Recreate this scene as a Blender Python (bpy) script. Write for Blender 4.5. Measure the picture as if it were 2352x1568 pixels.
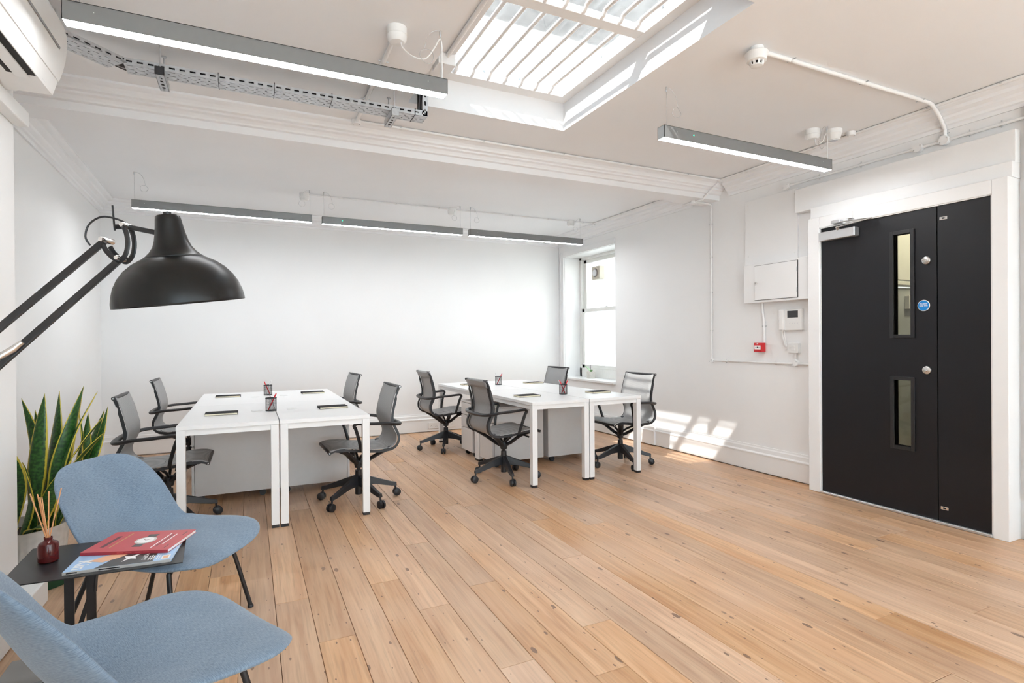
import bpy, math, random
from mathutils import Vector, Matrix
sin, cos, pi, R = math.sin, math.cos, math.pi, math.radians
for o in list(bpy.data.objects): bpy.data.objects.remove(o)
S = bpy.context.scene
COL = S.collection
RNG = random.Random(7)

# ------------------------------------------------------------------ camera
yaw, pit, rol = R(25.609), R(-0.1692), R(0.402)
_f = Vector((sin(yaw), cos(yaw), 0)); _r = Vector((cos(yaw), -sin(yaw), 0)); _d = Vector((0, 0, -1))
_f2 = _f*cos(pit) - _d*sin(pit); _d2 = _d*cos(pit) + _f*sin(pit)
_r3 = _r*cos(rol) + _d2*sin(rol); _d3 = _d2*cos(rol) - _r*sin(rol)
cd = bpy.data.cameras.new('camera'); cam = bpy.data.objects.new('camera', cd); COL.objects.link(cam)
cd.sensor_width = 36; cd.lens = 1259.6/2352*36; cd.clip_start = .02
cam.matrix_world = Matrix(((_r3.x, -_d3.x, -_f2.x, 0), (_r3.y, -_d3.y, -_f2.y, 0), (_r3.z, -_d3.z, -_f2.z, 1.25), (0, 0, 0, 1)))
S.camera = cam
# ------------------------------------------------------------------ world, sun, exposure
w = bpy.data.worlds.new('sky'); S.world = w; w.use_nodes = True
bg = w.node_tree.nodes['Background']; bg.inputs[0].default_value = (.76, .885, 1, 1); bg.inputs[1].default_value = 4.3
sd = bpy.data.lights.new('sun', 'SUN'); sd.energy = 24; sd.angle = R(.6); sd.color = (1, .97, .93)
sun = bpy.data.objects.new('sun', sd); COL.objects.link(sun)
sun.rotation_euler = Vector((1, .80, -1.10)).to_track_quat('-Z', 'Y').to_euler()
S.view_settings.view_transform = 'Standard'; S.view_settings.look = 'None'
S.view_settings.exposure = 0.86; S.view_settings.gamma = 1; S.view_settings.use_curve_mapping = False
C = S.cycles
C.use_denoising = True; C.use_light_tree = False; C.max_bounces = 7; C.diffuse_bounces = 5; C.glossy_bounces = 3; C.use_adaptive_sampling = True; C.adaptive_threshold = .13; C.adaptive_min_samples = 16
C.transmission_bounces = 4; C.transparent_max_bounces = 8; C.sample_clamp_indirect = 6; C.caustics_reflective = False; C.caustics_refractive = False
LAMP = 27.0

# ------------------------------------------------------------------ materials
def nodes(name):
    m = bpy.data.materials.new(name); m.use_nodes = True
    nt = m.node_tree; b = nt.nodes['Principled BSDF']
    return m, nt, b
def L(nt, a, b): nt.links.new(a, b)
def mat(name, col, rough=.5, metal=0., var=.03, scale=30, bump=0., bscale=200, spec=.5, emit=None, es=0):
    """paint-like procedural material: colour with soft noise variation and fine bump"""
    m, nt, b = nodes(name)
    tc = nt.nodes.new('ShaderNodeTexCoord'); nz = nt.nodes.new('ShaderNodeTexNoise'); nz.inputs['Scale'].default_value = scale; nz.inputs['Detail'].default_value = 0
    L(nt, tc.outputs['Object'], nz.inputs['Vector'])
    mx = nt.nodes.new('ShaderNodeMix'); mx.data_type = 'RGBA'
    mx.inputs[6].default_value = (*[min(1, c*(1-var)) for c in col], 1); mx.inputs[7].default_value = (*[min(1, c*(1+var)) for c in col], 1)
    L(nt, nz.outputs[0], mx.inputs[0]); L(nt, mx.outputs[2], b.inputs['Base Color'])
    b.inputs['Roughness'].default_value = rough; b.inputs['Metallic'].default_value = metal
    b.inputs['Specular IOR Level'].default_value = spec
    if bump:
        n2 = nt.nodes.new('ShaderNodeTexNoise'); n2.inputs['Scale'].default_value = bscale; L(nt, tc.outputs['Object'], n2.inputs['Vector'])
        bp = nt.nodes.new('ShaderNodeBump'); bp.inputs['Strength'].default_value = bump; bp.inputs['Distance'].default_value = .002
        L(nt, n2.outputs[0], bp.inputs['Height']); L(nt, bp.outputs[0], b.inputs['Normal'])
    if emit:
        b.inputs['Emission Color'].default_value = (*emit, 1); b.inputs['Emission Strength'].default_value = es
    return m
M = {}
M['wall'] = mat('white_wall_paint', (.86, .86, .86), .6, var=.012, scale=3)
M['ceil'] = mat('white_ceiling_paint', (.86, .867, .88), .7, var=.012, scale=3)
M['gloss'] = mat('white_gloss_paint', (.85, .85, .85), .35, var=.015, scale=6)
M['white'] = mat('white_plastic', (.82, .82, .81), .4, var=.01)
M['melamine'] = mat('white_melamine', (.86, .86, .86), .32, var=.008, scale=12)
M['whitemetal'] = mat('white_powder_coat', (.84, .84, .84), .35, var=.01)
M['ped'] = mat('pale_grey_steel', (.72, .70, .69), .4, var=.015)
M['black'] = mat('black_plastic', (.018, .018, .021), .42, var=.1)
M['blackm'] = mat('matt_black_metal', (.014, .014, .016), .38, var=.1)
M['lampblack'] = mat('satin_black_lamp', (.006, .006, .006), .34, var=.1, spec=.32)
M['doorblack'] = mat('black_door_paint', (.006, .006, .0085), .45, var=.12, scale=4, spec=.4)
M['chrome'] = mat('polished_chrome', (.75, .74, .72), .12, 1)
M['steel'] = mat('brushed_steel', (.62, .61, .6), .3, 1)
M['galv'] = mat('galvanised_steel', (.58, .6, .62), .42, .75, var=.12, scale=60)
M['housing'] = mat('grey_light_housing', (.25, .256, .26), .35, .35, var=.04)
M['alu'] = mat('silver_aluminium', (.7, .71, .73), .3, .8)
M['dark'] = mat('dark_recess', (.01, .01, .01), .8)
M['subfloor'] = mat('dark_subfloor', (.20, .14, .10), .9)
M['red'] = mat('red_plastic', (.62, .015, .02), .35)
M['redpen'] = mat('red_pen_plastic', (.75, .03, .04), .3)
M['cream'] = mat('cream_pages', (.85, .78, .60), .7)
M['paper'] = mat('white_paper', (.85, .84, .84), .7)
M['nb'] = mat('black_notebook_cover', (.016, .017, .019), .75, spec=.15)
M['cable'] = mat('grey_cable', (.3, .31, .32), .5)
M['signblue'] = mat('blue_sign', (.0, .22, .62), .4, var=.01)
M['screen'] = mat('dark_screen', (.045, .042, .046), .15)
M['tile'] = mat('grey_hearth_tile', (.30, .29, .28), .5, var=.12, scale=8)
M['pot'] = mat('white_ribbed_pot', (.62, .60, .57), .6, var=.12, scale=40)
M['stonepot'] = mat('pale_stone_pot', (.66, .63, .58), .7, var=.1, scale=50)
M['green_tray'] = mat('dark_green_plastic', (.006, .05, .022), .3, var=.1)
M['soil'] = mat('soil', (.03, .02, .015), .95, var=.4, scale=120)
M['orchid'] = mat('orchid_leaf', (.06, .23, .03), .35, var=.2, scale=30)
M['reed'] = mat('reed_sticks', (.72, .36, .17), .7, var=.1, scale=80)
M['ivory'] = mat('ivory_plastic', (.62, .58, .49), .45)
M['fangrey'] = mat('fan_blades_grey', (.22, .2, .19), .5)
M['corr_wall'] = mat('corridor_wall', (.72, .69, .60), .7, var=.04, scale=3)
M['corr_low'] = mat('corridor_grey', (.34, .34, .31), .7, var=.25, scale=5)
M['roof'] = mat('roof_felt', (.25, .25, .26), .9)
M['ground'] = mat('ground_paving', (.40, .40, .40), .9, var=.05, scale=.5)
M['magblue'] = mat('magazine_blue', (.36, .55, .80), .3, var=.05)
M['magdark'] = mat('magazine_charcoal', (.055, .053, .052), .3)
M['magred'] = mat('magazine_red', (.50, .075, .085), .42, var=.03)
M['magredd'] = mat('magazine_red_spine', (.36, .035, .05), .42)
M['skin'] = mat('printed_peach', (.78, .45, .28), .4)
M['ink'] = mat('printed_dark_ink', (.12, .03, .035), .4)
M['silverink'] = mat('printed_silver', (.6, .58, .55), .35, .3)
M['gold'] = mat('printed_gold', (.55, .32, .12), .4)
M['sash'] = mat('sash_paint', (.83, .83, .80), .45)
M['led'] = mat('green_led', (.0, .5, .15), .3, emit=(.0, 1, .3), es=6)
M['corrfill'] = mat('corridor_fill_glow', (.9, .85, .7), .4, emit=(1, .92, .76), es=55)  # glow of the added, unseen corridor light
def diffuser():
    m, nt, b = nodes('lit_diffuser'); b.inputs['Base Color'].default_value = (.9, .9, .88, 1)
    b.inputs['Emission Color'].default_value = (.95, .975, 1, 1); b.inputs['Emission Strength'].default_value = LAMP
    return m
M['diff'] = diffuser()
def thin_glass(name, tint=(.97, .99, .98), fr=.10):
    m = bpy.data.materials.new(name); m.use_nodes = True; nt = m.node_tree; nt.nodes.clear()
    o = nt.nodes.new('ShaderNodeOutputMaterial'); mx = nt.nodes.new('ShaderNodeMixShader'); t = nt.nodes.new('ShaderNodeBsdfTransparent'); g = nt.nodes.new('ShaderNodeBsdfGlossy')
    lw = nt.nodes.new('ShaderNodeLayerWeight'); lw.inputs[0].default_value = .25
    ml = nt.nodes.new('ShaderNodeMath'); ml.operation = 'MULTIPLY_ADD'; ml.inputs[1].default_value = .5; ml.inputs[2].default_value = fr*.3
    L(nt, lw.outputs['Fresnel'], ml.inputs[0]); L(nt, ml.outputs[0], mx.inputs[0])
    t.inputs[0].default_value = (*tint, 1); g.inputs['Roughness'].default_value = .03
    L(nt, t.outputs[0], mx.inputs[1]); L(nt, g.outputs[0], mx.inputs[2]); L(nt, mx.outputs[0], o.inputs[0]); return m
M['glass'] = thin_glass('clear_glass')
M['roofglass'] = thin_glass('dimming_rooflight_glass', (.53, .535, .535))  # grey tint added to cut the daylight coming through the rooflight
M['doorglass'] = thin_glass('wired_door_glass', (.90, .92, .89), .12)
def amber():
    m, nt, b = nodes('dark_amber_glass'); b.inputs['Base Color'].default_value = (.16, .012, .012, 1); b.inputs['Roughness'].default_value = .08
    b.inputs['Transmission Weight'].default_value = .55; b.inputs['IOR'].default_value = 1.45; return m
M['amber'] = amber()
def fabric(name, c1, c2, sc=(260, 1400, 260)):
    m, nt, b = nodes(name); tc = nt.nodes.new('ShaderNodeTexCoord')
    mp = nt.nodes.new('ShaderNodeMapping'); mp.inputs['Scale'].default_value = sc; L(nt, tc.outputs['UV'], mp.inputs[0])
    n = nt.nodes.new('ShaderNodeTexNoise'); n.inputs['Scale'].default_value = 1; n.inputs['Detail'].default_value = 3; L(nt, mp.outputs[0], n.inputs['Vector'])
    n2 = nt.nodes.new('ShaderNodeTexNoise'); n2.inputs['Scale'].default_value = 7; L(nt, tc.outputs['Object'], n2.inputs['Vector'])
    ad = nt.nodes.new('ShaderNodeMath'); ad.operation = 'MULTIPLY_ADD'; ad.inputs[1].default_value = .25; L(nt, n2.outputs[0], ad.inputs[0]); L(nt, n.outputs[0], ad.inputs[2])
    rp = nt.nodes.new('ShaderNodeValToRGB'); rp.color_ramp.elements[0].position = .38; rp.color_ramp.elements[1].position = .85
    rp.color_ramp.elements[0].color = (*c1, 1); rp.color_ramp.elements[1].color = (*c2, 1); L(nt, ad.outputs[0], rp.inputs[0]); L(nt, rp.outputs[0], b.inputs['Base Color'])
    b.inputs['Roughness'].default_value = .9; b.inputs['Sheen Weight'].default_value = .25; b.inputs['Specular IOR Level'].default_value = .15
    bp = nt.nodes.new('ShaderNodeBump'); bp.inputs['Strength'].default_value = .35; bp.inputs['Distance'].default_value = .001; L(nt, n.outputs[0], bp.inputs['Height']); L(nt, bp.outputs[0], b.inputs['Normal'])
    return m
M['blue'] = fabric('blue_grey_wool', (.115, .165, .235), (.245, .32, .405), (40, 420, 1))
def mesh_fabric():
    m, nt, b = nodes('grey_mesh_fabric'); tc = nt.nodes.new('ShaderNodeTexCoord')
    w1 = nt.nodes.new('ShaderNodeTexWave'); w1.inputs['Scale'].default_value = 55; w1.bands_direction = 'Y'; L(nt, tc.outputs['Object'], w1.inputs[0])
    w2 = nt.nodes.new('ShaderNodeTexWave'); w2.inputs['Scale'].default_value = 55; w2.bands_direction = 'Z'; L(nt, tc.outputs['Object'], w2.inputs[0])
    mu = nt.nodes.new('ShaderNodeMath'); mu.operation = 'MULTIPLY'; L(nt, w1.outputs['Fac'], mu.inputs[0]); L(nt, w2.outputs['Fac'], mu.inputs[1])
    rp = nt.nodes.new('ShaderNodeValToRGB'); rp.color_ramp.elements[0].color = (.30, .30, .30, 1); rp.color_ramp.elements[1].color = (.52, .52, .52, 1)
    L(nt, mu.outputs[0], rp.inputs[0]); L(nt, rp.outputs[0], b.inputs['Base Color']); b.inputs['Roughness'].default_value = .42
    b.inputs['Alpha'].default_value = .9
    bp = nt.nodes.new('ShaderNodeBump'); bp.inputs['Strength'].default_value = .3; bp.inputs['Distance'].default_value = .001; L(nt, mu.outputs[0], bp.inputs['Height']); L(nt, bp.outputs[0], b.inputs['Normal'])
    return m
M['mesh'] = mesh_fabric()
def boards():
    m, nt, b = nodes('sanded_pine_boards'); g = nt.nodes.new('ShaderNodeNewGeometry'); oi = nt.nodes.new('ShaderNodeObjectInfo')
    cx = nt.nodes.new('ShaderNodeCombineXYZ'); mr = nt.nodes.new('ShaderNodeMath'); mr.operation = 'MULTIPLY'; mr.inputs[1].default_value = 40
    L(nt, oi.outputs['Random'], mr.inputs[0]); L(nt, mr.outputs[0], cx.inputs[0]); L(nt, mr.outputs[0], cx.inputs[1]); L(nt, mr.outputs[0], cx.inputs[2])
    va = nt.nodes.new('ShaderNodeVectorMath'); L(nt, g.outputs['Position'], va.inputs[0]); L(nt, cx.outputs[0], va.inputs[1])
    mp = nt.nodes.new('ShaderNodeMapping'); mp.inputs['Scale'].default_value = (26, 1.6, 26); L(nt, va.outputs[0], mp.inputs[0])
    n = nt.nodes.new('ShaderNodeTexNoise'); n.inputs['Scale'].default_value = 1; n.inputs['Detail'].default_value = 3; n.inputs['Distortion'].default_value = .7; L(nt, mp.outputs[0], n.inputs['Vector'])
    mp3 = nt.nodes.new('ShaderNodeMapping'); mp3.inputs['Scale'].default_value = (95, 4, 95); L(nt, va.outputs[0], mp3.inputs[0])
    n3 = nt.nodes.new('ShaderNodeTexNoise'); n3.inputs['Scale'].default_value = 1; n3.inputs['Detail'].default_value = 2; L(nt, mp3.outputs[0], n3.inputs['Vector'])
    rp = nt.nodes.new('ShaderNodeValToRGB'); e = rp.color_ramp.elements
    e[0].position = .32; e[0].color = (.56, .31, .165, 1); e[1].position = .72; e[1].color = (.73, .475, .285, 1)
    L(nt, n.outputs[0], rp.inputs[0])
    # tint per board
    hs = nt.nodes.new('ShaderNodeHueSaturation'); L(nt, rp.outputs[0], hs.inputs['Color'])
    a1 = nt.nodes.new('ShaderNodeMapRange'); a1.inputs[3].default_value = .86; a1.inputs[4].default_value = 1.08; L(nt, oi.outputs['Random'], a1.inputs[0]); L(nt, a1.outputs[0], hs.inputs['Value'])
    sb = nt.nodes.new('ShaderNodeMath'); sb.operation = 'FRACT'; m7 = nt.nodes.new('ShaderNodeMath'); m7.operation = 'MULTIPLY'; m7.inputs[1].default_value = 7.3
    L(nt, oi.outputs['Random'], m7.inputs[0]); L(nt, m7.outputs[0], sb.inputs[0])
    a2 = nt.nodes.new('ShaderNodeMapRange'); a2.inputs[3].default_value = .82; a2.inputs[4].default_value = 1.08; L(nt, sb.outputs[0], a2.inputs[0]); L(nt, a2.outputs[0], hs.inputs['Saturation'])
    # fine dark grain
    gm = nt.nodes.new('ShaderNodeMapRange'); gm.inputs[1].default_value = .30; gm.inputs[2].default_value = .52; gm.inputs[3].default_value = .84; gm.inputs[4].default_value = 1; L(nt, n3.outputs[0], gm.inputs[0])
    mm = nt.nodes.new('ShaderNodeMix'); mm.data_type = 'RGBA'; mm.blend_type = 'MULTIPLY'; mm.inputs[0].default_value = 1; L(nt, hs.outputs[0], mm.inputs[6]); L(nt, gm.outputs[0], mm.inputs[7])
    # knots
    mk = nt.nodes.new('ShaderNodeMapping'); mk.inputs['Scale'].default_value = (7.5, 3.2, 7.5); L(nt, va.outputs[0], mk.inputs[0])
    vo = nt.nodes.new('ShaderNodeTexVoronoi'); vo.voronoi_dimensions = '2D'; vo.inputs['Scale'].default_value = 1; L(nt, mk.outputs[0], vo.inputs['Vector'])
    vs = nt.nodes.new('ShaderNodeSeparateColor'); L(nt, vo.outputs['Color'], vs.inputs[0])
    gt = nt.nodes.new('ShaderNodeMapRange'); gt.inputs[1].default_value = .45; gt.inputs[2].default_value = 1; gt.inputs[3].default_value = 0; gt.inputs[4].default_value = .085; L(nt, vs.outputs[0], gt.inputs[0])
    dv = nt.nodes.new('ShaderNodeMath'); dv.operation = 'LESS_THAN'; L(nt, vo.outputs['Distance'], dv.inputs[0]); L(nt, gt.outputs[0], dv.inputs[1])
    mm2 = nt.nodes.new('ShaderNodeMix'); mm2.data_type = 'RGBA'; mm2.inputs[7].default_value = (.14, .075, .05, 1); L(nt, mm.outputs[2], mm2.inputs[6])
    k = nt.nodes.new('ShaderNodeMath'); k.operation = 'MULTIPLY'; k.inputs[1].default_value = .8; L(nt, dv.outputs[0], k.inputs[0]); L(nt, k.outputs[0], mm2.inputs[0])
    # small nail holes and flecks
    mk2 = nt.nodes.new('ShaderNodeMapping'); mk2.inputs['Scale'].default_value = (19, 8, 1); L(nt, va.outputs[0], mk2.inputs[0])
    vo2 = nt.nodes.new('ShaderNodeTexVoronoi'); vo2.voronoi_dimensions = '2D'; vo2.inputs['Scale'].default_value = 1; L(nt, mk2.outputs[0], vo2.inputs['Vector'])
    vs2 = nt.nodes.new('ShaderNodeSeparateColor'); L(nt, vo2.outputs['Color'], vs2.inputs[0])
    gt2 = nt.nodes.new('ShaderNodeMapRange'); gt2.inputs[1].default_value = .6; gt2.inputs[2].default_value = 1; gt2.inputs[3].default_value = 0; gt2.inputs[4].default_value = .07; L(nt, vs2.outputs[1], gt2.inputs[0])
    lt2 = nt.nodes.new('ShaderNodeMath'); lt2.operation = 'LESS_THAN'; L(nt, vo2.outputs['Distance'], lt2.inputs[0]); L(nt, gt2.outputs[0], lt2.inputs[1])
    mxk = nt.nodes.new('ShaderNodeMath'); mxk.operation = 'MAXIMUM'; L(nt, dv.outputs[0], mxk.inputs[0]); L(nt, lt2.outputs[0], mxk.inputs[1]); L(nt, mxk.outputs[0], k.inputs[0])
    # worn, paler patches
    nw = nt.nodes.new('ShaderNodeTexNoise'); nw.inputs['Scale'].default_value = 1.7; nw.inputs['Detail'].default_value = 1; L(nt, g.outputs['Position'], nw.inputs['Vector'])
    wr = nt.nodes.new('ShaderNodeMapRange'); wr.inputs[1].default_value = .48; wr.inputs[2].default_value = .75; wr.inputs[3].default_value = 0; wr.inputs[4].default_value = .45; L(nt, nw.outputs[0], wr.inputs[0])
    mm3 = nt.nodes.new('ShaderNodeMix'); mm3.data_type = 'RGBA'; mm3.inputs[7].default_value = (.68, .48, .35, 1); L(nt, mm2.outputs[2], mm3.inputs[6]); L(nt, wr.outputs[0], mm3.inputs[0])
    L(nt, mm3.outputs[2], b.inputs['Base Color'])
    rr = nt.nodes.new('ShaderNodeMapRange'); rr.inputs[3].default_value = .30; rr.inputs[4].default_value = .50; L(nt, n.outputs[0], rr.inputs[0]); L(nt, rr.outputs[0], b.inputs['Roughness'])
    b.inputs['Specular IOR Level'].default_value = .45
    return m
M['boards'] = boards()
def brick(name, c1, c2, mo, sc=4.5):
    m, nt, b = nodes(name); tc = nt.nodes.new('ShaderNodeTexCoord'); mp = nt.nodes.new('ShaderNodeMapping'); L(nt, tc.outputs['UV'], mp.inputs[0])
    br = nt.nodes.new('ShaderNodeTexBrick'); br.inputs['Scale'].default_value = sc; br.inputs['Color1'].default_value = (*c1, 1); br.inputs['Color2'].default_value = (*c2, 1); br.inputs['Mortar'].default_value = (*mo, 1)
    br.inputs['Mortar Size'].default_value = .015; L(nt, mp.outputs[0], br.inputs[0]); L(nt, br.outputs[0], b.inputs['Base Color']); b.inputs['Roughness'].default_value = .85
    bp = nt.nodes.new('ShaderNodeBump'); bp.inputs['Strength'].default_value = .5; bp.inputs['Distance'].default_value = .01; bp.invert = True; L(nt, br.outputs[1], bp.inputs['Height']); L(nt, bp.outputs[0], b.inputs['Normal']); return m
M['wbrick'] = brick('white_painted_brick', (.83, .82, .8), (.8, .79, .77), (.72, .71, .69))
M['gbrick'] = brick('grey_stock_brick', (.33, .32, .31), (.26, .255, .25), (.38, .37, .36))
def leafmat():
    m, nt, b = nodes('snake_plant_leaf'); tc = nt.nodes.new('ShaderNodeTexCoord'); sx = nt.nodes.new('ShaderNodeSeparateXYZ'); L(nt, tc.outputs['UV'], sx.inputs[0])
    s1 = nt.nodes.new('ShaderNodeMath'); s1.operation = 'SUBTRACT'; s1.inputs[1].default_value = .5; L(nt, sx.outputs[0], s1.inputs[0])
    ab = nt.nodes.new('ShaderNodeMath'); ab.operation = 'ABSOLUTE'; L(nt, s1.outputs[0], ab.inputs[0])
    mp = nt.nodes.new('ShaderNodeMapping'); mp.inputs['Scale'].default_value = (3, 26, 1); L(nt, tc.outputs['UV'], mp.inputs[0])
    n = nt.nodes.new('ShaderNodeTexNoise'); n.inputs['Scale'].default_value = 1.6; n.inputs['Detail'].default_value = 4; L(nt, mp.outputs[0], n.inputs['Vector'])
    ad = nt.nodes.new('ShaderNodeMath'); ad.operation = 'MULTIPLY_ADD'; ad.inputs[1].default_value = .06; L(nt, n.outputs[0], ad.inputs[0]); L(nt, ab.outputs[0], ad.inputs[2])
    rp = nt.nodes.new('ShaderNodeValToRGB'); e = rp.color_ramp.elements; e[0].position = .43; e[0].color = (0, 0, 0, 1); e[1].position = .45; e[1].color = (1, 1, 1, 1); L(nt, ad.outputs[0], rp.inputs[0])
    gr = nt.nodes.new('ShaderNodeValToRGB'); gr.color_ramp.elements[0].position = .4; gr.color_ramp.elements[0].color = (.012, .05, .012, 1); gr.color_ramp.elements[1].position = .62; gr.color_ramp.elements[1].color = (.045, .14, .025, 1); L(nt, n.outputs[0], gr.inputs[0])
    mx = nt.nodes.new('ShaderNodeMix'); mx.data_type = 'RGBA'; mx.inputs[7].default_value = (.62, .50, .06, 1); L(nt, rp.outputs[0], mx.inputs[0]); L(nt, gr.outputs[0], mx.inputs[6]); L(nt, mx.outputs[2], b.inputs['Base Color'])
    b.inputs['Roughness'].default_value = .38; return m
M['leaf'] = leafmat()

# ------------------------------------------------------------------ mesh helpers
def root_loc(p):
    v = Vector((0, 0, 0))
    while p is not None: v += p.location; p = p.parent
    return v
class MB:
    def __init__(s): s.v = []; s.f = []; s.uv = None
    def add(s, vs, fs):
        n = len(s.v); s.v += [tuple(v) for v in vs]; s.f += [tuple(i+n for i in f) for f in fs]; return s
    def box(s, x0, x1, y0, y1, z0, z1):
        x0, x1 = sorted((x0, x1)); y0, y1 = sorted((y0, y1)); z0, z1 = sorted((z0, z1))
        return s.add([(x0, y0, z0), (x1, y0, z0), (x1, y1, z0), (x0, y1, z0), (x0, y0, z1), (x1, y0, z1), (x1, y1, z1), (x0, y1, z1)],
                     [(0, 3, 2, 1), (4, 5, 6, 7), (0, 1, 5, 4), (1, 2, 6, 5), (2, 3, 7, 6), (3, 0, 4, 7)])
    def obox(s, p0, p1, wd, ht, up=(0, 0, 1)):
        """bar of rectangular section from p0 to p1"""
        p0, p1 = Vector(p0), Vector(p1); t = (p1-p0).normalized(); u = Vector(up); sd = t.cross(u)
        if sd.length < 1e-4: sd = t.cross(Vector((1, 0, 0)))
        sd.normalize(); u = sd.cross(t).normalized(); a, b = sd*wd/2, u*ht/2; vs = []
        for p in (p0, p1): vs += [p-a-b, p+a-b, p+a+b, p-a+b]
        return s.add(vs, [(0, 3, 2, 1), (4, 5, 6, 7), (0, 1, 5, 4), (1, 2, 6, 5), (2, 3, 7, 6), (3, 0, 4, 7)])
    def tube(s, path, r, seg=10, closed=False, flat=1.0, cap=True):
        P = [Vector(p) for p in path]; n = len(P); rs = r if isinstance(r, (list, tuple)) else [r]*n
        T = []
        for i in range(n):
            a = P[(i-1) % n] if (closed or i > 0) else P[i]; b = P[(i+1) % n] if (closed or i < n-1) else P[i]
            T.append((b-a).normalized())
        N = T[0].orthogonal().normalized()
        if abs(T[0].z) < .95: N = (Vector((0, 0, 1)) - T[0]*T[0].z).normalized()
        rings = []
        for i in range(n):
            N = (N - T[i]*N.dot(T[i])); N = N.normalized() if N.length > 1e-5 else T[i].orthogonal().normalized()
            B = T[i].cross(N); rings.append([P[i] + (N*cos(2*pi*k/seg) + B*sin(2*pi*k/seg)*flat)*rs[i] for k in range(seg)])
        vs = [v for rg in rings for v in rg]; fs = []
        for i in range(n if closed else n-1):
            j = (i+1) % n
            for k in range(seg): fs.append((i*seg+k, i*seg+(k+1) % seg, j*seg+(k+1) % seg, j*seg+k))
        if not closed and cap: fs += [tuple(range(seg))[::-1], tuple((n-1)*seg+k for k in range(seg))]
        return s.add(vs, fs)
    def cyl(s, p0, p1, r, seg=16, r1=None): return s.tube([p0, p1], [r, r if r1 is None else r1], seg)
    def lathe(s, prof, c=(0, 0, 0), seg=40, ax=None, close=False):
        """prof: (radius, height) about axis ax through c"""
        c = Vector(c); A = Vector(ax or (0, 0, 1)).normalized(); X = A.orthogonal().normalized() if ax else Vector((1, 0, 0)); Y = A.cross(X)
        vs = []; fs = []; n = len(prof)
        for r, h in prof:
            for k in range(seg): a = 2*pi*k/seg; vs.append(c + A*h + (X*cos(a) + Y*sin(a))*max(r, 1e-5))
        for i in range(n-1 + (1 if close else 0)):
            j = (i+1) % n
            for k in range(seg): fs.append((i*seg+k, i*seg+(k+1) % seg, j*seg+(k+1) % seg, j*seg+k))
        return s.add(vs, fs)
    def prism(s, poly, axis, a, b):
        """poly in the two other axes (in xyz order), extruded along axis from a to b"""
        def pt(p, t): return {'x': (t, p[0], p[1]), 'y': (p[0], t, p[1]), 'z': (p[0], p[1], t)}[axis]
        n = len(poly); vs = [pt(p, a) for p in poly] + [pt(p, b) for p in poly]
        fs = [tuple(range(n))[::-1], tuple(range(n, 2*n))] + [(i, (i+1) % n, n+(i+1) % n, n+i) for i in range(n)]
        return s.add(vs, fs)
    def grid(s, pts, nu, nv, uvs=None):
        n0 = len(s.v); s.v += [tuple(p) for p in pts]
        s.f += [(n0+j*nu+i, n0+j*nu+i+1, n0+(j+1)*nu+i+1, n0+(j+1)*nu+i) for j in range(nv-1) for i in range(nu-1)]
        return s
    def xf(s, m): s.v = [tuple(m @ Vector(v)) for v in s.v]; return s
    def mesh(s, name, m, smooth=False, recalc=True):
        me = bpy.data.meshes.new(name); me.from_pydata(s.v, [], s.f)
        if recalc:
            import bmesh
            bm = bmesh.new(); bm.from_mesh(me); bmesh.ops.recalc_face_normals(bm, faces=bm.faces); bm.to_mesh(me); bm.free()
        if smooth:
            me.polygons.foreach_set('use_smooth', [True]*len(me.polygons)); me.set_sharp_from_angle(angle=R(38))
        me.materials.append(m); me.update(); return me
    def build(s, name, m, parent=None, smooth=False, bevel=0, seg=2, label=None, local=False, recalc=True, uvbox=False):
        if parent is None:
            xs, ys, zs = zip(*s.v); off = Vector(((min(xs)+max(xs))/2, (min(ys)+max(ys))/2, min(zs)))
        else: off = Vector((0, 0, 0)) if local else root_loc(parent)
        s.v = [tuple(Vector(v)-off) for v in s.v]
        me = s.mesh(name, m, smooth, recalc)
        if uvbox:
            uv = me.uv_layers.new(name='UVMap')
            for p in me.polygons:
                n = p.normal; ax = max(range(3), key=lambda i: abs(n[i]))
                for li in p.loop_indices:
                    c = me.vertices[me.loops[li].vertex_index].co
                    uv.data[li].uv = (c.y, c.z) if ax == 0 else (c.x, c.z) if ax == 1 else (c.x, c.y)
        o = bpy.data.objects.new(name, me); COL.objects.link(o)
        if parent is None: o.location = off
        else: o.parent = parent
        if bevel:
            b = o.modifiers.new('bevel', 'BEVEL'); b.width = bevel; b.segments = seg; b.limit_method = 'ANGLE'; b.angle_limit = R(40)
        if label: o['label'] = label
        return o
def thing(name, label, cat, loc=(0, 0, 0), rotz=0, group=None):
    o = bpy.data.objects.new(name, None); o.empty_display_size = .05; COL.objects.link(o); o.location = loc; o.rotation_euler = (0, 0, rotz)
    o['label'] = label; o['category'] = cat
    if group: o['group'] = group
    return o
def tag(o, label, cat, group=None):
    o['label'] = label; o['category'] = cat
    if group: o['group'] = group
    return o
def struct(o, label=None):
    o['kind'] = 'structure'
    if label: o['label'] = label
    return o
def sthing(name, loc, label=None):
    o = bpy.data.objects.new(name, None); o.empty_display_size = .05; COL.objects.link(o); o.location = loc; return struct(o, label)
def dup(root, loc, rotz, label, group=None, children=True):
    r = root.copy(); COL.objects.link(r); r.location = loc; r.rotation_euler = (0, 0, rotz); r['label'] = label
    if group: r['group'] = group
    for ch in list(root.children):
        c = ch.copy(); COL.objects.link(c); c.parent = r
        for g in list(ch.children):
            d = g.copy(); COL.objects.link(d); d.parent = c
    return r
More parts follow.
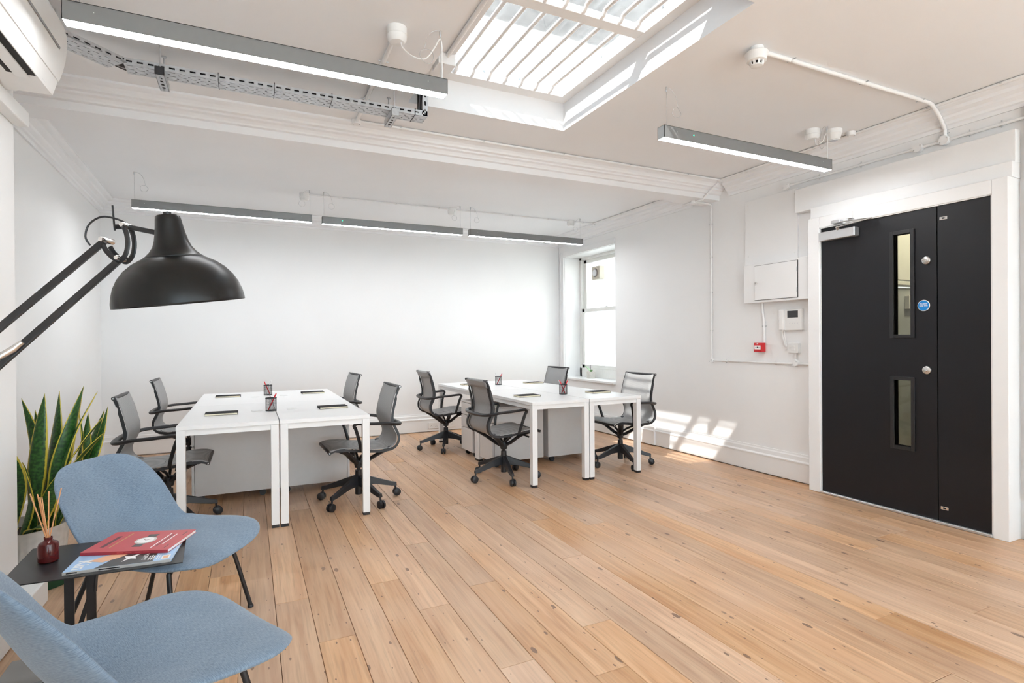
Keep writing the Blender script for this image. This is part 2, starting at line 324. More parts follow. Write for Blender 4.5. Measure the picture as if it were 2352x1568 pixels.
def catmull(P, n=8, closed=False):
    P = [Vector(p) for p in P]; out = []; m = len(P)
    for i in range(m if closed else m-1):
        if closed: a, b, c, d = P[(i-1) % m], P[i], P[(i+1) % m], P[(i+2) % m]
        else: a, b, c, d = P[max(i-1, 0)], P[i], P[i+1], P[min(i+2, m-1)]
        for k in range(n):
            t = k/n; out.append(.5*((2*b) + (c-a)*t + (2*a-5*b+4*c-d)*t*t + (3*b-a-3*c+d)*t**3))
    if not closed: out.append(P[-1])
    return out
def text(name, body, size, m, parent, mtx, ext=.0004, align='CENTER', bold=False):
    c = bpy.data.curves.new(name, 'FONT'); c.body = body; c.size = size; c.extrude = ext; c.align_x = align; c.align_y = 'CENTER'
    if bold: c.offset = size*.018
    t = bpy.data.objects.new('tmp', c); me = bpy.data.meshes.new_from_object(t); bpy.data.objects.remove(t)
    me.transform(mtx); me.transform(Matrix.Translation(-root_loc(parent))); me.materials.clear(); me.materials.append(m)
    o = bpy.data.objects.new(name, me); COL.objects.link(o); o.parent = parent; return o

# ================================================================== ROOM
XR, YB, ZC, XP, YR = 4.294, 7.27, 2.80, -.98, -2.4
WY0, WY1, WZ0, WZ1 = 5.845, 7.13, .69, 2.49        # window opening
DY0, DY1, DZ1 = 1.70, 3.01, 2.22                   # door opening
SX0, SX1, SY0, SY1 = .945, 2.12, 1.80, 3.51        # skylight opening
b = MB(); X2 = 4.68
b.box(XR, X2, YR-.3, DY0, 0, 3); b.box(XR, X2, DY0, DY1, DZ1, 3); b.box(XR, X2, DY1, WY0, 0, 3)
b.box(XR, X2, WY0, WY1, 0, WZ0-.03); b.box(XR, X2, WY0, WY1, WZ1, 3); b.box(XR, X2, WY1, YB+.3, 0, 3)
struct(b.build('wall_right', M['wall']), 'white painted wall with the black double door and the sash window')
struct(MB().box(-1.9, XR, YB, YB+.3, 0, 3).build('wall_back', M['wall']), 'plain white back wall behind the desks')
struct(MB().prism([(-1.345, 3.2), (-1.445, YB), (-1.9, YB), (-1.9, 3.2)], 'z', 0, 3).build('wall_left', M['wall']), 'white left wall of the desk alcove')
# near left wall: chimney breast with the fireplace opening off to the left
b = MB(); b.box(-1.9, XP, 2.5, 3.3, 0, 3); b.box(-1.9, XP, YR, 1.35, 0, 3); b.box(-1.9, XP, 1.35, 2.5, .85, 3); b.box(-1.9, -1.5, 1.35, 2.5, 0, .85)
struct(b.build('wall_chimney', M['wall']), 'white chimney breast at the left edge')
b = MB(); RW = [(-.75, 1.55), (1.85, 4.15)]; rz0, rz1 = .35, 2.62  # RW: unseen window openings, sized to fill the room with daylight
b.box(-1.9, RW[0][0], YR-.3, YR, 0, 3); b.box(RW[0][1], RW[1][0], YR-.3, YR, 0, 3); b.box(RW[1][1], XR, YR-.3, YR, 0, 3)
for x0, x1 in RW: b.box(x0, x1, YR-.3, YR, 0, rz0); b.box(x0, x1, YR-.3, YR, rz1, 3)
struct(b.build('wall_rear', M['wall']), 'white wall behind the camera with two tall openings added for daylight')
b = MB(); b.box(-1.9, SX0, YR-.3, YB+.3, ZC, 3); b.box(SX1, X2, YR-.3, YB+.3, ZC, 3); b.box(SX0, SX1, YR-.3, SY0, ZC, 3); b.box(SX0, SX1, SY1, YB+.3, ZC, 3)
struct(b.build('ceiling', M['ceil']), 'white painted ceiling with a rooflight opening')
# ceiling beam with moulded edges
nearp = [(3.95, ZC), (3.95, 2.786), (3.965, 2.778), (3.985, 2.772), (4.0, 2.757), (4.005, 2.744), (4.028, 2.738), (4.03, 2.726), (4.052, 2.719), (4.062, 2.703), (4.064, 2.692), (4.088, 2.688), (4.09, 2.64)]
farp = [(8.42-y, z) for y, z in reversed(nearp)]
struct(MB().prism(nearp + farp, 'x', -1.5, XR+.02).build('trim_1', M['ceil']), 'moulded white ceiling beam between the two bays')
def cornice(n, kind, a, bnd, at, sgn, label):
    prof = [(0, 2.655), (.012, 2.655), (.016, 2.678), (.03, 2.684), (.036, 2.70), (.058, 2.716), (.064, 2.732), (.092, 2.748), (.098, 2.768), (.128, 2.778), (.14, 2.79), (.14, ZC+.01), (0, ZC+.01)]
    poly = [(at + sgn*p, z) for p, z in prof]
    struct(MB().prism(poly, 'y' if kind == 'y' else 'x', a, bnd).build(f'trim_{n}', M['ceil']), label)
cornice(2, 'y', YR, 3.96, XR, -1, 'white cornice above the black door')
cornice(3, 'y', 4.46, YB, XR, -1, 'white cornice above the sash window')
cornice(4, 'x', -1.45, XR, YB, -1, 'white cornice along the back wall')
b = MB(); pr = [(0, 2.655), (.012, 2.655), (.016, 2.678), (.03, 2.684), (.036, 2.70), (.058, 2.716), (.064, 2.732), (.092, 2.748), (.098, 2.768), (.128, 2.778), (.14, 2.79), (.14, ZC+.01), (0, ZC+.01)]
n = len(pr); vs = [(-1.362+p, 4.0, z) for p, z in pr] + [(-1.447+p, YB, z) for p, z in pr]
b.add(vs, [tuple(range(n)), tuple(range(n, 2*n))] + [(i, (i+1) % n, n+(i+1) % n, n+i) for i in range(n)])
struct(b.build('trim_5', M['ceil']), 'white cornice along the left alcove wall')
cornice(6, 'y', YR, 1.9, XP, 1, 'white cornice on the chimney breast')
cornice(7, 'x', XP, XR, YR, 1, 'white cornice on the rear wall')
# skirting boards
def skprof(d=.028): return [(0, .012), (d, .012), (d, .165), (d+.006, .168), (d+.006, .178), (d-.004, .19), (d-.006, .222), (d-.012, .232), (d-.014, .246), (0, .246)]
def skirt(name, axis, a, bnd, at, sgn, d, label):
    struct(MB().prism([(at+sgn*p, z) for p, z in skprof(d)], axis, a, bnd).build(name, M['gloss']), label)
skirt('baseboard_back', 'x', -1.44, XR-.02, YB, -1, .028, 'white moulded skirting board along the back wall')
skirt('baseboard_right', 'y', 3.02, 5.05, XR, -1, .024, 'white moulded skirting board between door and window')
skirt('baseboard_window', 'y', 5.05, YB-.02, XR, -1, .048, 'deeper white skirting board under the window')
skirt('baseboard_door', 'y', YR, 1.66, XR, -1, .024, 'white skirting right of the black door')
b = MB(); n = 10; pr = skprof(); vs = [(-1.352+p, 3.35, z) for p, z in pr] + [(-1.447+p, YB, z) for p, z in pr]
b.add(vs, [tuple(range(n)), tuple(range(n, 2*n))] + [(i, (i+1) % n, n+(i+1) % n, n+i) for i in range(n)])
struct(b.build('baseboard_left', M['gloss']), 'white skirting board along the left alcove wall')
struct(MB().prism([(XP, .005), (XP+.092, .005), (XP+.092, .112), (XP+.084, .118), (XP, .122)], 'y', 2.5, 3.37).build('baseboard_chimney', M['gloss'], bevel=.003), 'deep boxed white skirting at the foot of the chimney breast')

# floor: dark subfloor with separate pine boards
fl = struct(MB().box(-1.9, X2, YR-.3, YB+.3, -.12, -.02).build('floor', M['subfloor']), 'sanded pine floorboards')
def plank(x0, x1, y0, y1):
    zt = RNG.uniform(-.0008, .0004); c = .0014
    b = MB(); g = .0009; x0 += g; x1 -= g; y0 += .001; y1 -= .001
    b.add([(x0, y0, -.02), (x1, y0, -.02), (x1, y1, -.02), (x0, y1, -.02), (x0, y0, zt-c), (x1, y0, zt-c), (x1, y1, zt-c), (x0, y1, zt-c), (x0+c, y0+c, zt), (x1-c, y0+c, zt), (x1-c, y1-c, zt), (x0+c, y1-c, zt)],
          [(0, 3, 2, 1), (0, 1, 5, 4), (1, 2, 6, 5), (2, 3, 7, 6), (3, 0, 4, 7), (4, 5, 9, 8), (5, 6, 10, 9), (6, 7, 11, 10), (7, 4, 8, 11), (8, 9, 10, 11)])
    b.build('floorboard', M['boards'], fl, recalc=False)
seams = {14: [1.133], 16: [1.495], 15: [.2, 3.4], 3: [2.85], 5: [1.9, 3.3]}
k = -10; x = .102 + .1495*k
while x < XR:
    xe = x + .1495; ys = list(seams.get(k, [])); y = YR + RNG.uniform(.5, 3)
    if not ys:
        while y < YB-.6: ys.append(y); y += RNG.uniform(1.6, 3.6)
    cuts = [YR] + sorted(ys) + [YB]
    for y0, y1 in zip(cuts, cuts[1:]):
        xa = max(x, -1.42); xb = min(xe, XR)
        if xb - xa > .02: plank(xa, xb, y0, y1)
    x = xe; k += 1
# hearth tiles
for i in range(5):
    for j in range(3):
        x0 = -1.28 + j*.215; y0 = 1.72 + i*.213
        if x0 < XP and not (1.35 < y0 < 2.45): continue
        MB().box(x0+.003, x0+.212, y0+.003, y0+.21, .0, .006).build('hearth_tile', M['tile'], fl, bevel=.0015)

# ------------------------------------------------------------------ rooflight
sk = thing('rooflight', 'white barred rooflight with light-dimming tinted glazing set in the ceiling', 'skylight', (1.53, 2.66, 3.0))
FX0, FX1, FY0, FY1 = 1.154, 2.05, 1.93, 3.412; CB0, CB1 = 2.50, 2.575
b = MB(); b.box(SX0-.1, FX0, SY0-.1, SY1+.1, 3.0, 3.10); b.box(FX1, SX1+.1, SY0-.1, SY1+.1, 3.0, 3.10); b.box(FX0, FX1, SY0-.1, FY0, 3.0, 3.10); b.box(FX0, FX1, FY1, SY1+.1, 3.0, 3.10)
b.build('kerb_frame', M['gloss'], sk)
MB().box(FX0, FX1, CB0, CB1, 3.0, 3.045).build('crossbar', M['gloss'], sk, bevel=.003)
MB().box(FX0-.05, FX1+.05, FY0-.05, FY1+.05, 3.102, 3.108).build('glass_pane', M['roofglass'], sk)
for i in range(7):
    xx = 1.228 + .1187*i
    for y0, y1, dx in ((CB1-.01, FY1, 0), (FY0, CB0+.01, .05)):
        if xx+dx > FX1-.02: continue
        p = catmull([(xx+dx, y1, 3.012), (xx+dx, y1-.03, 3.012), (xx+dx, y1-.05, 3.03), (xx+dx, y1-.09, 3.036), (xx+dx, (y0+y1)/2, 3.036), (xx+dx, y0, 3.036)], 3)
        MB().tube(p, .0125, 10).build('security_bar', M['gloss'], sk, smooth=True)
b = MB(); b.tube([(1.105, 1.95, 3.0), (1.105, 3.19, 2.985)], .0135, 10); b.build('security_bar', M['gloss'], sk, smooth=True)
MB().box(1.045, 1.155, 3.18, 3.30, 2.93, 3.0).build('fixing_block', M['gloss'], sk, bevel=.003)
for i in range(4): MB().cyl((1.17+.27*i, FY1+.001, 3.06), (1.17+.27*i, FY1-.004, 3.06), .008, 10).build('screw', M['galv'], sk)
for i in range(5): MB().cyl((FX1+.001, 2.05+.29*i, 3.06), (FX1-.004, 2.05+.29*i, 3.06), .008, 10).build('screw', M['galv'], sk)
# outside, seen through the rooflight and window
struct(MB().box(-1.5, 6.0, 4.2, 4.35, 3.0, 3.935).build('wall_parapet', M['wbrick'], uvbox=True), 'white painted parapet above the roof')
struct(MB().box(2.75, 2.9, 1.2, 4.2, 3.0, 3.6).build('wall_roof_upstand', M['wbrick'], uvbox=True), 'white painted upstand on the roof')
struct(MB().box(-3, 9, 6.4, 6.8, 3.0, 9.5).build('wall_neighbour', M['gbrick'], uvbox=True), 'grey brick wall of the neighbouring building')
struct(MB().box(6.1, 6.4, 3.0, 14, -4, 3.2).build('wall_opposite', M['wbrick'], uvbox=True), 'sunlit white brick wall outside the window')
struct(MB().box(-40, 40, -40, 40, -4.1, -4.0).build('ground', M['ground']), 'paving far below outside')
dp = thing('downpipe', 'slanting white pipe on the brick wall outside the window', 'pipe', (6.05, 8.9, 1))
MB().tube([(6.06, 10.2, 2.2), (6.06, 8.2, .2)], .04, 10).build('pipe', M['wbrick'], dp, smooth=True)

# ------------------------------------------------------------------ window on the right wall
wn = sthing('window_1', (XR, (WY0+WY1)/2, WZ0), 'white sash window beside the far desks')
b = MB(); xr = 4.60
b.box(XR+.012, xr+.08, WY1-.004, WY1+.02, WZ0, WZ1); b.box(XR+.012, xr+.08, WY0-.02, WY0+.004, WZ0, WZ1); b.box(XR+.012, xr+.08, WY0, WY1, WZ1-.004, WZ1+.02)
b.build('reveal_lining', M['gloss'], wn)
b = MB(); b.box(XR-.016, XR, WY1, WY1+.075, WZ0-.02, WZ1+.075); b.box(XR-.016, XR, WY0, WY1, WZ1, WZ1+.075); b.box(XR-.024, XR, WY1+.06, WY1+.078, WZ0-.02, WZ1+.078)
b.build('architrave', M['gloss'], wn, bevel=.004)
MB().box(XR-.035, xr+.03, WY0+.005, WY1-.005, WZ0-.03, WZ0).build('sill', M['gloss'], wn, bevel=.006)
b = MB(); b.box(xr-.03, xr+.07, WY1-.055, WY1, WZ0, WZ1); b.box(xr-.03, xr+.07, WY0, WY0+.055, WZ0, WZ1); b.box(xr-.03, xr+.07, WY0, WY1, WZ1-.04, WZ1); b.box(xr-.03, xr+.07, WY0, WY1, WZ0, WZ0+.13)
b.build('box_frame', M['sash'], wn, bevel=.003)
def sash(x, z0, z1, nm):
    b = MB(); y0, y1 = WY0+.055, WY1-.055; b.box(x, x+.035, y0, y0+.05, z0, z1); b.box(x, x+.035, y1-.065, y1, z0, z1); b.box(x, x+.035, y0, y1, z0, z0+.05); b.box(x, x+.035, y0, y1, z1-.05, z1)
    s = b.build(nm, M['sash'], wn, bevel=.003); MB().box(x+.015, x+.02, y0+.04, y1-.04, z0+.04, z1-.04).build('pane', M['glass'], s)
    return s
sash(xr+.02, 1.66, 2.45, 'upper_sash'); ls = sash(xr-.02, .82, 1.71, 'lower_sash')
MB().box(xr-.03, xr-.005, 6.40, 6.46, 1.71, 1.725).build('catch', M['steel'], ls, bevel=.002)
fan = thing('extractor_fan', 'ivory square extractor fan fixed in the upper window pane', 'fan', (4.62, 6.65, 2.115))
MB().box(4.535, 4.632, 6.55, 6.745, 2.115, 2.31).build('casing', M['ivory'], fan, bevel=.012, seg=3)
MB().lathe([(.078, 0), (.078, .006), (.07, .008), (.064, .004), (.064, 0)], (4.537, 6.648, 2.213), 32, (-1, 0, 0)).build('outlet_ring', M['ivory'], fan, smooth=True)
MB().cyl((4.536, 6.648, 2.213), (4.532, 6.648, 2.213), .066, 28).build('opening', M['fangrey'], fan)
MB().cyl((4.534, 6.66, 2.213), (4.525, 6.66, 2.213), .05, 24).build('impeller', M['alu'], fan)

# unseen rear windows, added behind the camera to let in daylight
for i, (x0, x1) in enumerate(RW):
    rwn = sthing(f'window_{i+2}', ((x0+x1)/2, YR, rz0), 'tall white window added unseen behind the camera for daylight, ' + ('left' if i == 0 else 'right'))
    b = MB()
    for a in (x0, (x0+x1)/2-.025, x1-.05): b.box(a, a+.05, YR-.18, YR-.12, rz0, rz1)
    for z in (rz0, (rz0+rz1)/2-.025, rz1-.05): b.box(x0, x1, YR-.18, YR-.12, z, z+.05)
    b.build('sash_frame', M['sash'], rwn); MB().box(x0, x1, YR-.152, YR-.148, rz0, rz1).build('pane', M['glass'], rwn)

# ------------------------------------------------------------------ door
dr = sthing('door_1', (4.16, 2.35, 0), 'black double fire door in a boxed white frame')
FXF = 4.148; XL = 4.165
b = MB(); b.box(FXF, XR+.15, 2.917, 3.015, 0, 2.222); b.box(FXF, XR+.15, 1.695, 1.778, 0, 2.222); b.box(FXF, XR+.15, 1.778, 2.917, 2.132, 2.222)
b.build('frame', M['gloss'], dr, bevel=.004)
b = MB(); b.box(FXF+.006, FXF+.03, 2.909, 2.92, 0, 2.135); b.box(FXF+.006, FXF+.03, 1.775, 1.784, 0, 2.135); b.box(FXF+.006, FXF+.03, 1.778, 2.917, 2.126, 2.135); b.build('stop_bead', M['gloss'], dr)
b = MB(); b.box(4.19, XR, 1.69, 3.02, 2.222, 2.318); b.build('head_fascia', M['gloss'], dr, bevel=.003)
b = MB(); b.box(4.228, XR, 1.69, 3.19, 2.318, 2.518); b.build('upper_fascia', M['gloss'], dr, bevel=.003)
def vis(parent, z0, z1):
    y0, y1 = 2.245, 2.358; t = .024; b = MB()
    b.box(XL-.012, XL+.05, y0-t, y0, z0-t, z1+t); b.box(XL-.012, XL+.05, y1, y1+t, z0-t, z1+t); b.box(XL-.012, XL+.05, y0, y1, z0-t, z0); b.box(XL-.012, XL+.05, y0, y1, z1, z1+t)
    b.build('vision_frame', M['blackm'], parent, bevel=.002); MB().box(XL+.02, XL+.026, y0, y1, z0, z1).build('vision_pane', M['doorglass'], parent)
b = MB(); z = [(.268+1, 1.978), (.48, .946)]; ya, yb = 2.245, 2.358
b.box(XL, XL+.045, 2.087, ya, .008, 2.128); b.box(XL, XL+.045, yb, 2.914, .008, 2.128); b.box(XL, XL+.045, ya, yb, .008, .48); b.box(XL, XL+.045, ya, yb, .946, 1.268); b.box(XL, XL+.045, ya, yb, 1.978, 2.128)
lf = b.build('door_leaf', M['doorblack'], dr); lf['label'] = 'wide black leaf with two narrow glazed panels'
vis(lf, 1.268, 1.978); vis(lf, .48, .946)
lf2 = MB().box(XL, XL+.045, 1.782, 2.082, .008, 2.128).build('door_leaf', M['doorblack'], dr, bevel=.002); lf2['label'] = 'narrow black leaf without glazing'
def lock(z, rot):
    o = MB().lathe([(0, .014), (.02, .014), (.026, .010), (.028, 0)], (XL, 2.147, z), 28, (-1, 0, 0)).build('thumb_turn', M['steel'], lf, smooth=True)
    MB().obox((XL-.02, 2.147+.02*cos(rot), z+.02*sin(rot)), (XL-.02, 2.147-.012*cos(rot), z-.012*sin(rot)), .014, .011, (1, 0, 0)).build('turn_bar', M['chrome'], dr, bevel=.003)
lock(1.771, .3); lock(1.024, .5)
for z in (2.038, .11): MB().box(XL-.006, XL, 2.022, 2.068, z-.011, z+.011).build('flush_bolt', M['chrome'], lf2, bevel=.008, seg=4); MB().box(XL-.0075, XL-.005, 2.037, 2.052, z-.005, z+.005).build('bolt_slot', M['dark'], dr)
MB().box(4.105, XL-.002, 2.602, 2.893, 2.017, 2.086).build('closer_body', M['alu'], lf, bevel=.006, seg=3)
b = MB(); b.obox((4.09, 2.725, 2.099), (4.09, 2.47, 2.118), .018, .007); b.obox((4.115, 2.79, 2.146), (4.10, 2.47, 2.124), .018, .006); b.cyl((4.12, 2.735, 2.08), (4.09, 2.728, 2.104), .012, 12); b.build('closer_arm', M['steel'], dr, bevel=.002)
b = MB(); b.box(4.10, FXF, 2.715, 2.785, 2.135, 2.16); b.build('closer_bracket', M['alu'], dr, bevel=.003)
MB().box(4.118, FXF, 2.63, 2.675, 2.155, 2.205).build('packer_block', M['gloss'], dr, bevel=.002)
MB().box(4.14, 4.164, 1.778, 2.917, .0, .022).build('threshold', M['alu'], dr, bevel=.006)
MB().lathe([(0, .003), (.036, .003), (.038, .0015), (.038, 0)], (XL, 2.166, 1.465), 36, (-1, 0, 0)).build('sign_disc', M['paper'], lf, smooth=True)
MB().lathe([(0, .0038), (.0345, .0038), (.0345, 0)], (XL, 2.166, 1.465), 36, (-1, 0, 0)).build('sign_face', M['signblue'], lf)
mt = lambda y, z, x: Matrix.Translation((x, y, z)) @ Matrix(((0, 0, -1, 0), (-1, 0, 0, 0), (0, 1, 0, 0), (0, 0, 0, 1)))
text('sign_text', 'Fire door\nkeep shut', .0128, M['paper'], lf, mt(2.166, 1.4705, XL-.0042), bold=True)
# corridor beyond the door
struct(MB().box(X2, 6.1, 2.9, 3.0, 0, 1.69).build('wall_corridor', M['corr_low']), 'grey lower corridor wall beyond the door glass')
struct(MB().box(X2, 6.1, 2.885, 3.0, 1.76, 2.75).build('wall_corridor_upper', M['corr_wall']), 'cream upper corridor wall beyond the door glass')
struct(MB().box(X2, 6.1, 2.872, 3.0, 1.71, 1.745).build('trim_8', M['corr_wall'], bevel=.005), 'cream dado rail in the corridor')
struct(MB().box(5.28, 6.0, 2.86, 2.9, 1.50, 1.62).build('trim_9', M['corr_wall'], bevel=.004), 'cream trunking under the corridor dado rail')
struct(MB().box(6.0, 6.1, .6, 2.9, 0, 2.75).build('wall_corridor_end', M['corr_low']), 'grey corridor end wall')
b = MB(); b.box(X2, 6.1, .3, .6, 0, 2.75); b.box(X2, 6.1, .3, 3.0, 2.75, 2.9)
struct(b.build('ceiling_corridor', M['corr_wall']), 'cream corridor shell')
struct(MB().box(X2, 6.1, .3, 3.0, -.1, 0).build('floor_corridor', M['corr_low']), 'dark corridor floor')
cl = thing('corridor_fill_light', 'round light added out of view to brighten the corridor', 'ceiling light', (5.35, 2.2, 2.70))  # unseen lamp added to light the corridor behind the door glass
MB().lathe([(0, 0), (.12, .005), (.14, .03), (.14, .05)], (5.35, 2.2, 2.70), 24).build('globe', M['corrfill'], cl, smooth=True)
# cupboard right of the door
cp = sthing('door_2', (XR, 1.2, 0), 'tall white cupboard door at the right edge')
MB().box(4.268, XR, .78, 1.61, .26, 2.60).build('leaf', M['gloss'], cp, bevel=.003)
b = MB(); b.box(4.262, XR, 1.617, 1.66, .25, 2.66); b.box(4.262, XR, .72, 1.66, 2.612, 2.66); b.box(4.262, XR, .72, .768, .25, 2.66); b.build('frame', M['gloss'], cp, bevel=.003)
MB().box(4.285, XR, .768, 1.617, .25, 2.612).build('shadow_gap', M['dark'], cp)

# ------------------------------------------------------------------ services on the right wall
ap = thing('access_panel', 'flat white screwed access panel above the small wall cupboard', 'panel', (XR, 3.48, 1.94))
MB().box(XR-.022, XR, 3.20, 3.755, 1.935, 2.545).build('panel_board', M['gloss'], ap, bevel=.002)
for y, z in ((3.23, 2.50), (3.23, 1.99), (3.72, 2.50), (3.72, 2.02)): MB().cyl((XR-.022, y, z), (XR-.0245, y, z), .006, 10).build('screw', M['white'], ap)
cb = thing('meter_cupboard', 'small white wall cupboard beside the door frame', 'cupboard', (4.25, 3.38, 1.575))
b = MB(); b.box(4.20, XR, 3.016, 3.71, 1.575, 1.93); b.build('carcass', M['gloss'], cb, bevel=.003)
MB().box(4.1945, 4.2, 3.143, 3.583, 1.594, 1.912).build('shadow_gap', M['dark'], cb)
dd = MB().box(4.190, 4.1985, 3.146, 3.580, 1.597, 1.909).build('cupboard_door', M['gloss'], cb, bevel=.0015)
for z in (1.66, 1.835): MB().cyl((4.189, 3.146, z-.02), (4.189, 3.146, z+.02), .004, 8).build('hinge', M['galv'], dd)
MB().lathe([(0, .018), (.008, .016), (.010, .011), (.006, .006), (.009, 0)], (4.19, 3.56, 1.752), 16, (-1, 0, 0)).build('knob', M['chrome'], dd, smooth=True)
ic = thing('video_intercom', 'white video intercom with handset and dark screen', 'intercom', (XR, 3.26, 1.315))
MB().box(XR-.03, XR, 3.157, 3.36, 1.315, 1.502).build('base_plate', M['white'], ic, bevel=.008, seg=3)
hs = MB().box(XR-.055, XR-.012, 3.322, 3.372, 1.317, 1.500).build('handset', M['white'], ic, bevel=.010, seg=3)
MB().box(XR-.0315, XR-.028, 3.195, 3.298, 1.427, 1.487).build('screen', M['screen'], ic, bevel=.001)
for y in (3.2, 3.225, 3.25, 3.275): MB().cyl((XR-.03, y, 1.378), (XR-.0315, y, 1.378), .004, 8).build('button', M['alu'], ic)
pth = catmull([(XR-.03, 3.345, 1.318), (XR-.028, 3.35, 1.28), (XR-.026, 3.335, 1.22), (XR-.026, 3.318, 1.172), (XR-.028, 3.312, 1.185), (XR-.026, 3.325, 1.24), (XR-.02, 3.337, 1.29), (XR-.015, 3.34, 1.318)], 6)
MB().tube(pth, .006, 8).build('curly_cord', M['white'], ic, smooth=True)
ca = thing('fire_call_point', 'red break glass fire alarm call point on the wall', 'fire alarm', (XR, 3.59, 1.122))
MB().box(XR-.055, XR, 3.547, 3.634, 1.122, 1.207).build('housing', M['red'], ca, bevel=.004)
MB().box(XR-.057, XR-.053, 3.558, 3.626, 1.146, 1.182).build('glass_label', M['paper'], ca, bevel=.001)
MB().cyl((XR-.057, 3.592, 1.165), (XR-.0585, 3.592, 1.165), .006, 12).build('target_dot', M['nb'], ca)
for s in (-1, 1): MB().obox((XR-.0575, 3.592+s*.022, 1.165), (XR-.0575, 3.592+s*.010, 1.165), .002, .005, (1, 0, 0)).build('arrow', M['nb'], ca)
MB().box(XR-.057, XR-.053, 3.585, 3.600, 1.192, 1.202).build('flame_mark', M['paper'], ca)
sw = thing('light_switch', 'white surface mounted light switch below the intercom', 'switch', (XR, 3.235, 1.12))
MB().box(XR-.036, XR, 3.19, 3.278, 1.12, 1.205).build('back_box', M['white'], sw, bevel=.003)
MB().box(XR-.042, XR-.036, 3.188, 3.280, 1.119, 1.206).build('face_plate', M['white'], sw, bevel=.002)
for i in range(2):
    for j in range(2): MB().box(XR-.046, XR-.041, 3.218+i*.018, 3.232+i*.018, 1.140+j*.026, 1.160+j*.026).build('rocker', M['white'], sw, bevel=.001)
CN = [0]
def conduit(path, label, r=.0105, clips=(), boxes=(), axis_clip=None):
    """surface conduit: rounded pipe, saddle clips and round junction boxes"""
    t = thing('conduit', label, 'conduit', path[0])
    MB().tube(path, r, 10).build('pipe', M['gloss'], t, smooth=True)
    for p, d in clips:
        p = Vector(p); d = Vector(d).normalized()
        MB().cyl(p-d*.009, p+d*.009, max(r+.0008, min(r*1.45, .0115)), 12).build('saddle_clip', M['white'], t, smooth=True)
        u = (Vector((1, 0, 0)) if p.x > 4.2 and p.z < 2.75 else Vector((0, 0, 1))).cross(d)
        u.normalize(); MB().cyl(p-u*r*2.2, p+u*r*2.2, .0035, 8).build('clip_screw', M['galv'], t)
    for p, ax, rr in boxes:
        p = Vector(p); ax = Vector(ax)
        bx = MB().lathe([(0, .02), (rr*.96, .02), (rr, .017), (rr, -.011)], p, 24, ax).build('junction_box', M['gloss'], t, smooth=True)
        s = ax.cross(Vector((.3, .5, .81))).normalized()*rr*.72
        for g in (-1, 1): MB().cyl(p+ax*.02+s*g, p+ax*.022+s*g, .004, 8).build('box_screw', M['galv'], bx)
    return t
xw = XR-.012; zc = ZC-.012
conduit([(xw, 4.19, 2.60), (xw, 4.19, 1.025), (xw, 3.22, 1.025), (xw, 3.10, 1.025)], 'white conduit dropping down the wall and turning towards the light switch', .009,
        [((xw, 4.19, z), (0, 0, 1)) for z in (2.42, 2.08, 1.72, 1.33)] + [((xw, y, 1.025), (0, 1, 0)) for y in (4.0, 3.43)], [((xw, 4.19, 1.022), (-1, 0, 0), .022), ((xw, 3.231, 1.032), (-1, 0, 0), .03)])
conduit([(xw, 3.231, 1.03), (xw, 3.231, 1.122)], 'short white conduit between junction box and light switch', .009)
conduit([(xw, 3.575, 1.58), (xw, 3.57, 1.50), (xw, 3.555, 1.40), (xw, 3.552, 1.36), (xw, 3.552, 1.207)], 'white conduit from wall cupboard down to the red call point', .011, [((xw, 3.552, 1.36), (0, 0, 1))])
conduit([(xw, 3.31, 2.586), (xw, .4, 2.586)], 'white conduit running along the wall above the door', .0105, [((xw, y, 2.586), (0, 1, 0)) for y in (3.0, 2.66, 1.95, 1.78)], [((xw, y, 2.586), (-1, 0, 0), .032) for y in (3.312, 2.256, 2.094)])
conduit([(xw, 2.094, 2.586), (xw-.004, 2.09, 2.66), (XR-.10, 2.08, 2.725), (XR-.20, 2.07, zc-.006), (4.03, 2.062, zc), (2.50, 2.075, zc)], 'white conduit crossing the ceiling to the smoke detector', .0125,
        [((x, 2.068, zc), (1, 0, 0)) for x in (3.95, 3.36, 2.72)] + [((xw, 2.093, 2.63), (0, 0, 1))])
conduit([(4.138, -1.5, zc), (4.138, 3.93, zc)], 'white ceiling conduit beside the cornice over the door', .010, [((4.138, y, zc), (0, 1, 0)) for y in (1.3, 1.72, 2.12, 2.95, 3.25, 3.62)], [((4.147, 3.94, zc), (0, 0, -1), .026), ((4.10, 2.62, zc), (0, 0, -1), .03)])
conduit([(.69, 3.93, zc), (4.147, 3.93, zc)], 'white conduit along the near edge of the ceiling beam', .010, [((x, 3.93, zc), (1, 0, 0)) for x in (1.0, 1.65, 2.37, 3.05, 3.72)], [((.69, 3.94, zc), (0, 0, -1), .032)])
conduit([(.676, 2.74, zc), (.690, 3.93, zc)], 'white conduit across the ceiling from the pendant rose to the beam', .0125, [((.679, y, zc), (0, 1, 0)) for y in (3.03, 3.55)])
conduit([(4.15, 3.94, zc), (4.13, 4.01, 2.735), (4.09, 4.083, 2.66), (4.08, 4.10, 2.632), (4.05, 4.2, 2.628), (4.06, 4.36, 2.628)], 'bent white conduit passing under the ceiling beam by the right wall', .009, (), [((4.06, 4.2, 2.63), (0, 0, -1), .026)])
conduit([(4.06, 4.2, 2.628), (4.25, 4.195, 2.628), (xw, 4.192, 2.615), (xw, 4.19, 2.58)], 'short white conduit from beam junction box to the right wall', .009)
conduit([(4.138, 4.47, zc), (4.138, 6.12, zc)], 'white conduit along the cornice of the far bay', .008, [((4.138, y, zc), (0, 1, 0)) for y in (4.9, 5.5)], [((4.15, 6.12, zc), (0, 0, -1), .024)])
conduit([(.54, 6.12, zc), (4.15, 6.12, zc)], 'white conduit across the far ceiling linking the hanging lights', .008, [((x, 6.12, zc), (1, 0, 0)) for x in (.93, 1.5, 2.0, 2.45, 2.95, 3.45, 3.98)])
